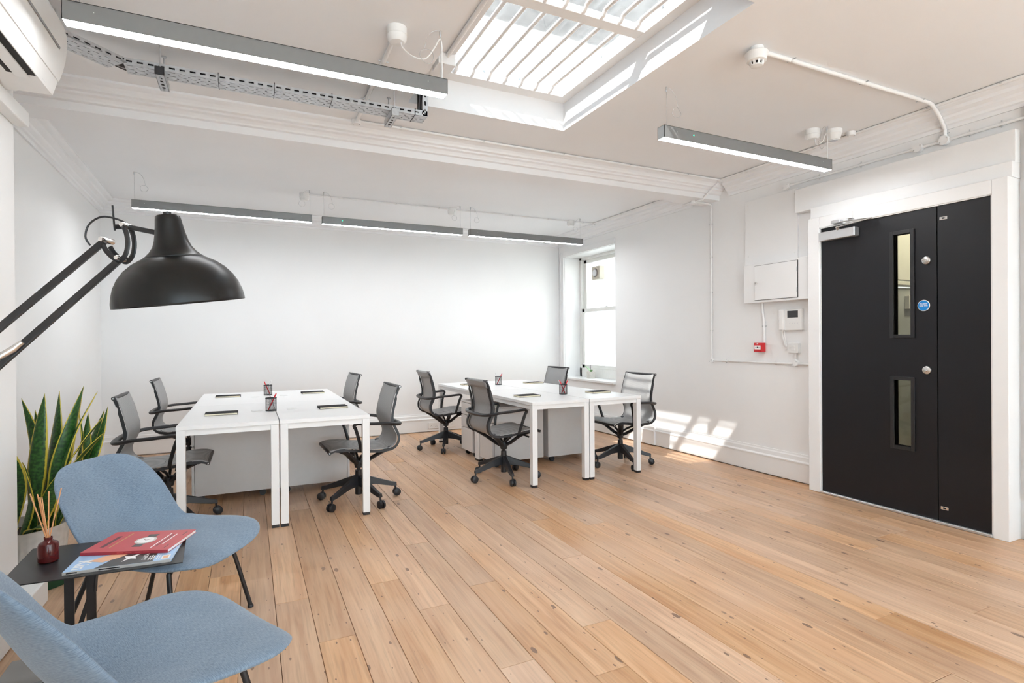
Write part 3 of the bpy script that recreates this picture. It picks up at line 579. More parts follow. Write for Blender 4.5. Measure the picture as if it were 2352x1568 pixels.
sm = thing('smoke_detector', 'white round smoke detector on the ceiling near the rooflight', 'smoke detector', (2.457, 2.077, 2.70))
c0 = (2.457, 2.077, ZC)
MB().lathe([(.0, 0), (.036, 0), (.036, -.028), (.0, -.028)], c0, 32).build('spacer', M['white'], sm, smooth=True)
MB().lathe([(0, -.026), (.056, -.026), (.060, -.032), (.056, -.04), (.052, -.05), (.050, -.072), (.042, -.076), (0, -.076)], c0, 36).build('housing', M['white'], sm, smooth=True)
for i in range(9): a = 2*pi*i/9; MB().obox((c0[0]+.037*cos(a), c0[1]+.037*sin(a), ZC-.074), (c0[0]+.030*cos(a), c0[1]+.030*sin(a), ZC-.096), .012, .005).build('vent_rib', M['white'], sm)
MB().lathe([(0, -.092), (.032, -.092), (.030, -.098), (.02, -.102), (0, -.103)], c0, 28).build('sensor_cap', M['white'], sm, smooth=True)
MB().lathe([(0, -.076), (.024, -.076), (.024, -.094), (0, -.094)], c0, 20).build('sensor_chamber', M['dark'], sm)
so = thing('alarm_sounder', 'white round alarm sounder on the ceiling beside the pendant rose', 'alarm', (3.97, 2.68, 2.71))
MB().lathe([(0, 0), (.058, 0), (.058, -.03), (.052, -.036), (.044, -.07), (.04, -.074), (0, -.074)], (3.955, 2.66, ZC), 32).build('housing', M['white'], so, smooth=True)
MB().lathe([(0, -.073), (.03, -.073), (.028, -.078), (0, -.078)], (3.955, 2.66, ZC), 24).build('grille', M['alu'], so, smooth=True)
def rose(c, label):
    t = thing('ceiling_rose', label, 'ceiling rose', (c[0], c[1], ZC-.075))
    MB().lathe([(0, 0), (.049, 0), (.049, -.036), (.047, -.038), (.049, -.04), (.047, -.058), (.036, -.072), (0, -.075)], (c[0], c[1], ZC), 32).build('cover', M['white'], t, smooth=True)
    return t
rose((.673, 2.70), 'white ceiling rose feeding the nearest hanging light')
rose((3.80, 2.72), 'white ceiling rose feeding the hanging light by the door')
rose((.535, 6.13), 'white ceiling rose above the gap between the far left and far middle lights')
rose((2.165, 6.13), 'white ceiling rose above the gap between the far middle and far right lights')
rose((3.80, 6.13), 'white ceiling rose at the right end of the far lights')

# ------------------------------------------------------------------ linear hanging lights
def linear(x0, x1, y, zt, label, coilr, led=None, cord=None, ends=(.06, .06), dirs=(1, -1)):
    h, wd = .075, .062
    t = thing('linear_pendant', label, 'pendant light', ((x0+x1)/2, y, zt-h), group='suspended linear lights')
    b = MB(); y0, y1 = y-wd/2, y+wd/2; e = .0025
    b.box(x0, x1, y0, y0+e, zt-h, zt); b.box(x0, x1, y1-e, y1, zt-h, zt); b.box(x0, x1, y0, y1, zt-e, zt); b.box(x0, x0+e, y0, y1, zt-h, zt); b.box(x1-e, x1, y0, y1, zt-h, zt)
    b.build('housing', M['housing'], t)
    MB().box(x0+e, x1-e, y0+e, y1-e, zt-h+.0005, zt-h+.012).build('diffuser', M['diff'], t)
    for i, (xx, sg) in enumerate(((x0+ends[0], dirs[0]), (x1-ends[1], dirs[1]))):
        wr = MB().tube([(xx, y, zt), (xx, y, ZC-.02)], .0011, 6).build('suspension_wire', M['galv'], t)
        MB().lathe([(0, 0), (.006, 0), (.006, -.02), (.003, -.03), (0, -.03)], (xx, y, ZC), 12).build('ceiling_gripper', M['galv'], wr, smooth=True)
        cz = ZC-.145; cx = xx+sg*.075; pts = [(xx, y, ZC-.004), (xx+sg*.03, y, ZC-.006), (xx+sg*.065, y-.005, ZC-.04), (cx+sg*.012, y-.008, cz+coilr)]
        pts = catmull(pts, 6)
        for q in range(37): a = pi/2 - sg*2*pi*q/18; pts.append(Vector((cx + coilr*cos(a)*(1+.02*(q > 18)), y-.008+.006*sin(q*.7), cz + coilr*sin(a))))
        MB().tube(pts, .0011, 5).build('spare_wire_coil', M['galv'], wr)
    if led is not None: MB().cyl((led, y0, zt-.03), (led, y0-.001, zt-.03), .0035, 12).build('indicator_led', M['led'], t)
    for xx in (x0+.10, x1-.10): MB().cyl((xx, y0, zt-.03), (xx, y0-.0008, zt-.03), .0022, 8).build('rivet', M['alu'], t)
    if cord: MB().tube(catmull(cord, 8), .0035, 8).build('power_cord', M['white'], t, smooth=True)
    return t
linear(-.631, .902, 2.635, 2.552, 'nearest long grey linear pendant light, beside the air conditioner', .035, cord=[(.69, 2.69, ZC-.072), (.70, 2.68, ZC-.105), (.745, 2.66, ZC-.145), (.80, 2.645, ZC-.15), (.84, 2.638, ZC-.10), (.87, 2.634, ZC-.045), (.882, 2.634, ZC-.06), (.884, 2.635, ZC-.15), (.884, 2.636, 2.55)], ends=(.05, .025), dirs=(1, -1))
linear(2.285, 3.855, 2.635, 2.552, 'grey linear pendant light hanging in front of the black door wall', .032, led=2.52, cord=[(3.80, 2.70, ZC-.07), (3.805, 2.69, ZC-.12), (3.83, 2.66, ZC-.10), (3.845, 2.645, ZC-.05), (3.848, 2.637, ZC-.08), (3.847, 2.636, 2.55)], ends=(.045, .012), dirs=(1, -1))
linear(-.95, .592, 5.98, 2.545, 'far left grey linear pendant light above the left desks', .030, ends=(.02, .02), dirs=(1, -1))
linear(.690, 2.234, 5.98, 2.54, 'far middle grey linear pendant light with a green indicator', .030, led=.89, ends=(.02, .02), dirs=(1, -1))
linear(2.32, 3.872, 5.98, 2.54, 'far right grey linear pendant light near the window corner', .030, ends=(.02, .025), dirs=(1, -1))

# ------------------------------------------------------------------ cable tray
tr = thing('cable_tray', 'perforated galvanised cable tray hung below the ceiling', 'cable tray', (.2, 3.42, 2.66))
ZT, TY0, TY1, TH = 2.668, 3.362, 3.482, .032
def perf(mtx, ln, wd, pattern):
    """perforated sheet in local x (length) / y (width)"""
    b = MB(); p = .046; n = max(1, int(ln/p)); xs = []; p = ln/n
    for i in range(n): xs += [i*p, i*p+p*.22, i*p+p*.5, i*p+p*.78]
    xs.append(ln); ys = [0]
    for y0, y1 in pattern[0]: ys += [y0, y1]
    ys.append(wd); vs = [mtx @ Vector((x, y, 0)) for y in ys for x in xs]; nx = len(xs); fs = []
    for j in range(len(ys)-1):
        for i in range(nx-1):
            k = i % 4; hole = (j % 2 == 1) and pattern[1](j//2, k)
            if not hole: fs.append((j*nx+i, j*nx+i+1, (j+1)*nx+i+1, (j+1)*nx+i))
    return b.add(vs, fs)
BASE = ([(.012, .0165), (.034, .042), (.056, .0605), (.078, .086), (.1, .1045)], lambda r, k: (k in (1, 2)) if r % 2 == 0 else k == (0 if r == 1 else 3))
FL = ([(.010, .020)], lambda r, k: k in (1, 2))
def tray_run(p0, p1, wd=.12, nm=''):
    p0, p1 = Vector(p0), Vector(p1); ln = (p1-p0).length; t = (p1-p0).normalized(); s = Vector((0, 0, 1)).cross(t)
    def mk(o, u, v): return Matrix.Translation(o) @ Matrix((u, v, u.cross(v))).transposed().to_4x4()
    up = Vector((0, 0, 1))
    for bb, pn in ((perf(mk(p0, t, s), ln, wd, BASE), 'tray_base'), (perf(mk(p0, t, up), ln, TH, FL), 'tray_side'), (perf(mk(p0+s*wd, t, up), ln, TH, FL), 'tray_side')):
        o = bb.build(pn, M['galv'], tr, recalc=False); m = o.modifiers.new('solid', 'SOLIDIFY'); m.thickness = .0013
tray_run((-.565, TY0, ZT), (1.03, TY0, ZT))
a45 = Vector((-.2, -.22, 0)).normalized()
pe = Vector((-.565, TY0, ZT)); tray_run(tuple(pe + Vector((-.315, -.296, 0))), tuple(pe))
# riser at the right-hand end
def mk(o, u, v): return Matrix.Translation(o) @ Matrix((u, v, u.cross(v))).transposed().to_4x4()
for bb, pn in ((perf(mk(Vector((1.03, TY0, ZT)), Vector((0, 0, 1)), Vector((0, 1, 0))), .32, .12, BASE), 'riser_base'), (perf(mk(Vector((1.03, TY0, ZT)), Vector((0, 0, 1)), Vector((-1, 0, 0))), .32, TH, FL), 'riser_side'), (perf(mk(Vector((1.03, TY1, ZT)), Vector((0, 0, 1)), Vector((-1, 0, 0))), .32, TH, FL), 'riser_side')):
    o = bb.build(pn, M['galv'], tr, recalc=False); o.modifiers.new('solid', 'SOLIDIFY').thickness = .0013
for i in range(14):  # mostly black cables, added as a dark liner so the tray holes look dark
    yy = 3.372 + .0154*(i % 7) + .004*(i//7); zz = ZT + .009 + .013*(i//7); rr = .0072
    MB().tube([(-.87, yy-.29, zz), (-.58, yy-.015, zz), (-.54, yy, zz), (.2, yy+.002, zz+.002), (.95, yy, zz), (1.0, yy, zz+.02), (1.012-.006*(i//7), yy, 2.95)], rr, 6).build('tray_liner_cable', M['black'] if i % 5 else M['cable'], tr, smooth=True)
for xx in (-.405, .815):
    st = thing('tray_bracket', 'slotted steel channel bracket under the cable tray, ' + ('left one with black end cap' if xx < 0 else 'right one near the rooflight'), 'bracket', (xx, 3.42, 2.625), group='cable tray brackets')
    b = MB(); y0, y1 = 3.325, 3.535; z0, z1 = ZT-.043, ZT-.002; wv = .041
    b.box(xx-wv/2, xx-wv/2+.002, y0, y1, z0, z1); b.box(xx+wv/2-.002, xx+wv/2, y0, y1, z0, z1); b.box(xx-wv/2, xx+wv/2, y0, y1, z0, z0+.002); b.build('channel', M['galv'], st)
    for yy in (3.37, 3.41, 3.45, 3.49): MB().box(xx-.007, xx+.007, yy-.012, yy+.006, z0-.0006, z0+.0004).build('slot', M['dark'], st, bevel=.004)
    MB().box(xx-wv/2-.001, xx+wv/2+.001, y0-.006, y0, z0-.001, z1+.001).build('end_cap', M['black'] if xx < 0 else M['galv'], st, bevel=.002)
    for yy in (3.347, 3.50):
        MB().cyl((xx, yy, z0-.012), (xx, yy, ZC), .004, 8).build('threaded_rod', M['galv'], st)
        MB().cyl((xx, yy, z1+.001), (xx, yy, z1+.009), .009, 6).build('nut', M['galv'], st)
        MB().cyl((xx, yy, ZC-.006), (xx, yy, ZC), .012, 12).build('ceiling_anchor', M['galv'], st)
for xx in (-.14, .14, .45, .95): MB().tube([(xx, TY0-.003, ZT-.003), (xx, TY1+.002, ZT-.003), (xx, TY1+.002, ZT+TH+.004), (xx, TY0-.003, ZT+TH+.004)], .002, 6, closed=True).build('cable_tie', M['black'], tr)

# ------------------------------------------------------------------ air conditioner
ac = thing('air_conditioner', 'white wall air conditioner high on the chimney breast', 'air conditioner', (-.86, 2.55, 2.34))
AE, AS = 3.05, 2.02
pf = [(XP, 2.34), (-.90, 2.335), (-.885, 2.34), (-.772, 2.34), (-.764, 2.366), (-.754, 2.402), (-.740, 2.45), (-.730, 2.50), (-.725, 2.56), (-.726, 2.61), (-.735, 2.65), (-.752, 2.68), (-.79, 2.70), (XP, 2.70)]
MB().prism(pf, 'y', AS, AE).build('casing', M['white'], ac, smooth=True)
fr = [(-.7535, 2.404), (-.739, 2.45), (-.729, 2.50), (-.724, 2.56), (-.725, 2.61), (-.734, 2.65), (-.7505, 2.679)]
MB().prism([(x+.0045, z) for x, z in fr] + [(x-.01, z) for x, z in reversed(fr)], 'y', AS, AE).build('front_panel', M['white'], ac, smooth=True)
MB().prism([(-.7205, 2.506), (-.7185, 2.509), (-.7185, 2.515), (-.7215, 2.515)], 'y', AS, AE-.10).build('panel_groove', M['cable'], ac)
for x0, x1 in ((-.802, -.776), (-.868, -.846)): MB().box(x0, x1, AS+.1, 2.855, 2.3385, 2.345).build('air_slot', M['dark'], ac)
MB().box(-.846, -.802, AS+.08, 2.875, 2.332, 2.341).build('flap', M['white'], ac, bevel=.002)
MB().box(-.774, -.768, 2.90, 2.95, 2.352, 2.368).build('display_window', M['alu'], ac)
pb = thing('pipe_cover', 'white pipe cover box below the air conditioner', 'cover', (-.95, 3.1, 2.25))
MB().box(XP, -.925, 2.6, 3.31, 2.262, 2.333).build('cover_box', M['white'], pb, bevel=.006)
MB().box(XP, -.932, 2.0, 2.98, 2.275, 2.333).build('trunking', M['white'], pb, bevel=.004)

# ------------------------------------------------------------------ desks
ZD = .72
def make_desk(label, w_=.598, ln=1.198):
    """desk: local x 0..w (depth), y 0..ln (length)"""
    t = thing('desk', label, 'desk', group='white bench desks')
    MB().box(.001, w_-.001, .001, ln-.001, ZD-.025, ZD).build('tabletop', M['melamine'], t, bevel=.0015)
    z1 = ZD-.026
    for x in (.002, w_-.052):
        for y in (.002, ln-.052):
            lg = MB().box(x, x+.05, y, y+.05, .02, z1).build('leg', M['whitemetal'], t, bevel=.003); MB().box(x+.002, x+.048, y+.002, y+.048, 0, .02).build('foot', M['black'], lg, bevel=.002)
    for y in (.012, ln-.042): MB().box(.052, w_-.052, y, y+.03, z1-.036, z1).build('end_rail', M['whitemetal'], t)
    for x in (.012, w_-.042): MB().box(x, x+.03, .052, ln-.052, z1-.036, z1).build('side_rail', M['whitemetal'], t)
    return t
def grommet(t, x, y):
    MB().lathe([(.04, 0), (.041, .002), (.038, .0035), (.034, .003), (0, .0025)], (x, y, ZD), 28).build('cable_grommet', M['white'], t, smooth=True, local=True)
d0 = make_desk('white desk at the front left of the left group, nearest the blue chairs'); d0.location = (-.42, 4.0, 0)
# left group
dl = [d0, dup(d0, (.182, 4.0, 0), 0, 'white desk at the front right of the left group'), dup(d0, (-.42, 5.202, 0), 0, 'white desk at the back left of the left group'), dup(d0, (.182, 5.202, 0), 0, 'white desk at the back right of the left group')]
RA = R(1.2); rx, ry = 2.143, 4.085
def rp(x, y): return (rx + x*cos(RA) - y*sin(RA), ry + x*sin(RA) + y*cos(RA), 0)
dr_ = [dup(d0, rp(0, 0), RA, 'white desk at the front left of the right group'), dup(d0, rp(.585, 0), RA, 'white desk at the front right of the right group, beside the sunlit chair'),
       dup(d0, rp(0, 1.202), RA, 'white desk at the back left of the right group'), dup(d0, rp(.585, 1.202), RA, 'white desk at the back right of the right group, by the window')]
for t in dr_:
    t.scale = (.967, 1, 1)
for t, (x, y) in zip(dl, ((.47, .64), (.12, .64), (.47, .61), (.12, .61))): grommet(t, x, y)
def make_ped(label):
    """pedestal: local x 0 (drawer fronts) .. .57, y 0..0.32"""
    t = thing('drawer_pedestal', label, 'drawer unit', group='mobile drawer pedestals')
    MB().box(.022, .57, 0, .32, .055, .575).build('carcass', M['ped'], t, bevel=.002); MB().box(0, .572, -.001, .321, .576, .592).build('top', M['ped'], t, bevel=.003)
    for z0, z1 in ((.06, .30), (.308, .436), (.444, .57)): MB().box(0, .019, .003, .317, z0, z1).build('drawer_front', M['ped'], t, bevel=.003)
    for x in (.06, .5):
        for y in (.05, .27):
            cs = MB().cyl((x, y-.014, .026), (x, y+.014, .026), .026, 16).build('caster', M['black'], t, smooth=True); MB().box(x-.008, x+.008, y-.016, y+.016, .03, .056).build('caster_fork', M['black'], cs)
    return t
p0 = make_ped('grey drawer pedestal under the left desk group, left one with drawer edge showing'); p0.location = (-.408, 4.87, 0)
q = dup(p0, (.775, 5.19, 0), pi, 'grey drawer pedestal under the left desk group, right one behind the chair')
dup(p0, (-.408, 5.42, 0), 0, 'grey drawer pedestal further back under the left desk group')
dup(p0, (2.125, 4.885, 0), RA, 'pale drawer pedestal under the right desk group behind the nearest chair base')
dup(p0, (3.30, 5.205, 0), pi+RA, 'pale drawer pedestal under the right desk group, facing the sunlit chair')
dup(p0, (2.118, 5.40, 0), RA, 'pale drawer pedestal with three drawers showing beside the far left chair')

# ------------------------------------------------------------------ desk things
def make_nb(label):
    t = thing('notebook', label, 'notebook', group='black notebooks on the desks')
    b = MB(); b.box(-.107, .107, -.071, .071, 0, .0022); b.box(-.107, .107, -.071, .071, .0128, .015); b.box(.1045, .107, -.071, .071, 0, .015); b.build('cover', M['nb'], t, bevel=.0008)
    MB().box(-.105, .1035, -.069, .069, .0022, .0128).build('pages', M['cream'], t)
    return t
nbs = [(-.185, 4.548, 0, 'black notebook with cream page edge at the front left of the left desks'), (-.185, 5.945, 0, 'black notebook with cream page edge at the back left of the left desks'),
       (.597, 4.565, 182, 'black notebook at the front right of the left desks'), (.582, 5.945, 181, 'black notebook at the back right of the left desks'),
       (2.345, 4.575, 3, 'dark notebook at the front left of the right desks'), (3.13, 4.56, 2, 'dark notebook at the front right of the right desks'),
       (2.36, 6.06, 2, 'notebook at the back left of the right desks, half hidden by a chair'), (3.12, 5.92, 0, 'black notebook at the back right of the right desks, near the far chair')]
n0 = None
for x, y, a, lb in nbs:
    if n0 is None: n0 = make_nb(lb); n0.location = (x, y, ZD); n0.rotation_euler.z = R(a)
    else: dup(n0, (x, y, ZD), R(a), lb)
def make_pot(label):
    t = thing('pen_pot', label, 'pen pot', group='black wire mesh pen pots'); r, h = .038, .098
    b = MB()
    for z, rr in ((.002, .0025), (h, .0035)): b.tube([(r*cos(2*pi*i/28), r*sin(2*pi*i/28), z) for i in range(28)], rr, 6, closed=True)
    b.build('rims', M['black'], t, smooth=True)
    b = MB()
    for i in range(26): a = 2*pi*i/26; b.tube([(r*cos(a), r*sin(a), .002), (r*cos(a), r*sin(a), h)], .0008, 4, cap=False)
    for j in range(1, 18): b.tube([(r*cos(2*pi*i/20), r*sin(2*pi*i/20), .002+h*j/18) for i in range(20)], .0007, 4, closed=True)
    b.build('wire_mesh', M['black'], t); MB().cyl((0, 0, 0), (0, 0, .002), r, 24).build('base', M['black'], t)
    return t
pots = [(.148, 4.59, 'front of the left desks'), (.165, 5.96, 'back of the left desks'), (2.745, 4.585, 'front of the right desks'), (2.66, 5.93, 'back of the right desks')]
pt0 = None; pen0 = None
def make_pen(label, m):
    t = thing('pen', label, 'pen', group='pens in the mesh pots')
    MB().lathe([(0, 0), (.001, 0), (.0042, .014), (.0046, .03), (.0046, .125), (.005, .126), (.005, .14), (.003, .146), (0, .146)], (0, 0, 0), 10).build('barrel', m, t, smooth=True)
    MB().box(.004, .0065, -.0015, .0015, .10, .142).build('clip', m, t)
    return t
penr = None; penw = None
for i, (x, y, lb) in enumerate(pots):
    if pt0 is None: pt0 = make_pot('black wire mesh pen pot at the ' + lb); pt0.location = (x, y, ZD)
    else: dup(pt0, (x, y, ZD), .3*i, 'black wire mesh pen pot at the ' + lb)
    specs = [[('red', .026, 1)], [('red', -.024, 1), ('white', .02, 0)], [('red', .026, 1), ('red', -.022, 1), ('white', -.026, 0)], [('red', .026, 1), ('white', -.022, 0)]][i]
    for k, (c, lean, _) in enumerate(specs):
        nm = f'{c} pen leaning {"right" if lean > 0 else "left"} in the mesh pot at the {lb}'
        if c == 'red':
            if penr is None: penr = make_pen(nm, M['redpen']); o = penr
            else: o = dup(penr, (0, 0, 0), 0, nm)
        else:
            if penw is None: penw = make_pen(nm, M['paper']); o = penw
            else: o = dup(penw, (0, 0, 0), 0, nm)
        bx, by = x - lean*.9*.9, y + lean*.9*.43 + (k-1)*.008
        tx, ty = x + lean*.9*1.3, y - lean*.43*1.3 + (k-1)*.008
        v = Vector((tx-bx, ty-by, .118)); o.location = (bx, by, ZD+.003); o.rotation_euler = v.to_track_quat('Z', 'Y').to_euler()

# ------------------------------------------------------------------ task chairs
PR = [(-.268, .895), (-.247, .84), (-.231, .787), (-.215, .72), (-.207, .67), (-.212, .62), (-.232, .575), (-.250, .535), (-.254, .50), (-.245, .465), (-.22, .438), (-.18, .424), (-.096, .421), (.016, .431), (.10, .444), (.16, .449), (.215, .446), (.25, .434)]
def task_chair(label):
    t = thing('task_chair', label, 'office chair', group='grey mesh task chairs')
    prof = catmull([(x, 0, z) for x, z in PR], 3); n = len(prof); nu = 9; pts = []
    for j, p in enumerate(prof):
        tg = (prof[min(j+1, n-1)] - prof[max(j-1, 0)]).normalized(); nrm = Vector((-tg.z, 0, tg.x))  # towards the sitter
        if nrm.x < 0 and j < n*.5: nrm = -nrm
        if j >= n*.5 and nrm.z < 0: nrm = -nrm
        s = j/(n-1); hw = .205 + .015*min(1, s*2)
        for i in range(nu): u = -1+2*i/(nu-1); pts.append(p + Vector((0, u*hw, 0)) + nrm*(.012*u*u - .004))
    o = MB().grid(pts, nu, n).build('mesh_sling', M['mesh'], t, smooth=True, recalc=False, local=True); o.modifiers.new('solid', 'SOLIDIFY').thickness = .004
    # pocket over the top edge, visible from behind
    pk = []; q = [p + Vector((-.022, 0, -.002)) for p in prof[:4]]; q = [prof[0] + Vector((-.004, 0, .014)), prof[0] + Vector((-.018, 0, .008))] + q
    for p in q:
        for i in range(nu): u = -1+2*i/(nu-1); pk.append(p + Vector((.010*u*u, u*.205, 0)))
    o = MB().grid(pk, nu, len(q)).build('top_pocket', M['mesh'], t, smooth=True, recalc=False, local=True); o.modifiers.new('solid', 'SOLIDIFY').thickness = .003
    for s in (-1, 1):
        b = MB(); vs = []
        for j, p in enumerate(prof):
            s_ = j/(n-1); hw = .211 + .015*min(1, s_*2); tg = (prof[min(j+1, n-1)] - prof[max(j-1, 0)]).normalized(); nr = Vector((-tg.z, 0, tg.x))
            if (j < n*.5 and nr.x < 0) or (j >= n*.5 and nr.z < 0): nr = -nr
            th_ = .020 if 4 < j < n-4 else .012; iw = .026 if j < n*.62 else .016
            for yy, dd in ((hw-iw, -.004), (hw+.006, .008), (hw+.006, .008-th_), (hw-iw, -.004-th_*.6)): vs.append(p + Vector((0, s*yy, 0)) + nr*dd)
        fs = [(0, 1, 2, 3), tuple(4*(n-1)+k_ for k_ in (3, 2, 1, 0))]
        for j in range(n-1):
            for k_ in range(4): fs.append((4*j+k_, 4*j+(k_+1) % 4, 4*j+4+(k_+1) % 4, 4*j+4+k_))
        b.add(vs, fs); b.build('side_rail', M['black'], t, smooth=True, local=True)
    for (x, z), nm in (((-.270, .896), 'top_bar'), ((.252, .433), 'front_bar')):
        br = MB().cyl((x, -.222, z), (x, .222, z), .0115, 14).build(nm, M['black'], t, smooth=True, local=True)
        for s in (-1, 1): MB().cyl((x, s*.2215, z), (x, s*.2235, z), .006, 12).build('end_plug', M['alu'], br, local=True)
    h = [(.03, .232, .43), (.045, .25, .50), (.075, .265, .60), (.088, .268, .622), (.075, .270, .639), (.04, .270, .641), (-.06, .268, .633), (-.16, .262, .628), (-.225, .245, .617), (-.268, .205, .610), (-.285, .13, .605), (-.29, 0, .603)]
    path = catmull(h + [(x, -y, z) for x, y, z in reversed(h[:-1])], 4); m_ = len(path)
    MB().tube(path, [.0145 + .006*max(0, 1-abs(i/(m_-1)-.5)/.18) for i in range(m_)], 10, flat=.8).build('arm_loop', M['black'], t, smooth=True, local=True)
    b = MB()
    for s in (-1, 1):
        b.tube(catmull([(-.20, s*.20, .432), (-.12, s*.12, .375), (-.045, s*.04, .31), (0, 0, .285)], 4), .015, 8, flat=1.5); b.tube(catmull([(.17, s*.20, .437), (.10, s*.12, .39), (.045, s*.05, .325), (0, 0, .29)], 4), .015, 8, flat=1.5)
        b.tube([(-.02, s*.2, .418), (0, s*.09, .365), (0, 0, .31)], .010, 8)
    b.tube([(-.02, -.21, .418), (-.02, .21, .418)], .010, 8); b.lathe([(0, .335), (.03, .33), (.036, .30), (.028, .262), (0, .26)], (0, 0, 0), 20); b.build('under_frame', M['black'], t, smooth=True, local=True)
    MB().tube([(.10, -.11, .405), (.12, -.19, .40), (.12, -.245, .398)], [.006, .006, .009], 8).build('lever', M['black'], t, smooth=True, local=True)
    MB().cyl((0, 0, .22), (0, 0, .27), .014, 14).build('gas_piston', M['blackm'], t, smooth=True, local=True)
    MB().lathe([(0, .245), (.025, .245), (.027, .20), (.027, .055), (0, .055)], (0, 0, 0), 18).build('column', M['black'], t, smooth=True, local=True)
    for i in range(5):
        b = MB(); vs = []
        for x, wd, zt, zb in ((.02, .026, .205, .125), (.12, .023, .17, .12), (.26, .018, .118, .086), (.302, .015, .108, .080)): vs += [(x, -wd, zb), (x, wd, zb), (x, wd*.7, zt), (x, -wd*.7, zt)]
        fs = [(0, 3, 2, 1), (12, 13, 14, 15)]
        for k in range(3):
            for e in range(4): fs.append((k*4+e, k*4+(e+1) % 4, k*4+4+(e+1) % 4, k*4+4+e))
        b.add(vs, fs); b.cyl((.292, 0, .10), (.297, 0, .04), .008, 8)
        ar = b.build('base_arm', M['black'], t, bevel=.003, local=True); ar.rotation_euler.z = 2*pi*i/5
        b = MB()
        for s in (-1, 1): b.lathe([(0, .025*s), (.022, .025*s), (.0295, .020*s), (.0295, .006*s), (0, .006*s)], (.305, 0, .0297), 18, (0, 1, 0))
        b.box(.29, .315, -.006, .006, .02, .052)
        c = b.build('caster', M['black'], ar, smooth=True, local=True)
    return t
TC = [(-.506, 4.433, -.4, 17, 'grey mesh task chair at the front left desk, nearest the plant'), (-.531, 6.102, -.9, 40, 'grey mesh task chair at the back left of the left desks'),
      (.765, 4.391, 182.3, 4, 'grey mesh task chair at the front right of the left desks'), (.751, 5.997, 185.2, 30, 'grey mesh task chair at the back right of the left desks, only its back showing'),
      (2.044, 6.049, 1.7, 30, 'grey mesh task chair at the back left of the right desks, by the wall sockets'), (2.075, 4.52, 2.9, 44, 'grey mesh task chair at the front left of the right desks'),
      (3.268, 5.997, 185.5, 20, 'grey mesh task chair near the window, only its back top showing'), (3.345, 4.486, 183.1, 42, 'sunlit mesh task chair at the front right of the right desks')]
c0 = None
for x, y, a, ba, lb in TC:
    if c0 is None: c0 = task_chair(lb); o = c0; o.location = (x, y, 0); o.rotation_euler.z = R(a)
    else: o = dup(c0, (x, y, 0), R(a), lb)
    i = 0
    for ch in o.children:
        if ch.name.startswith('base_arm'): ch.rotation_euler.z = R(ba - a) + 2*pi*i/5; i += 1

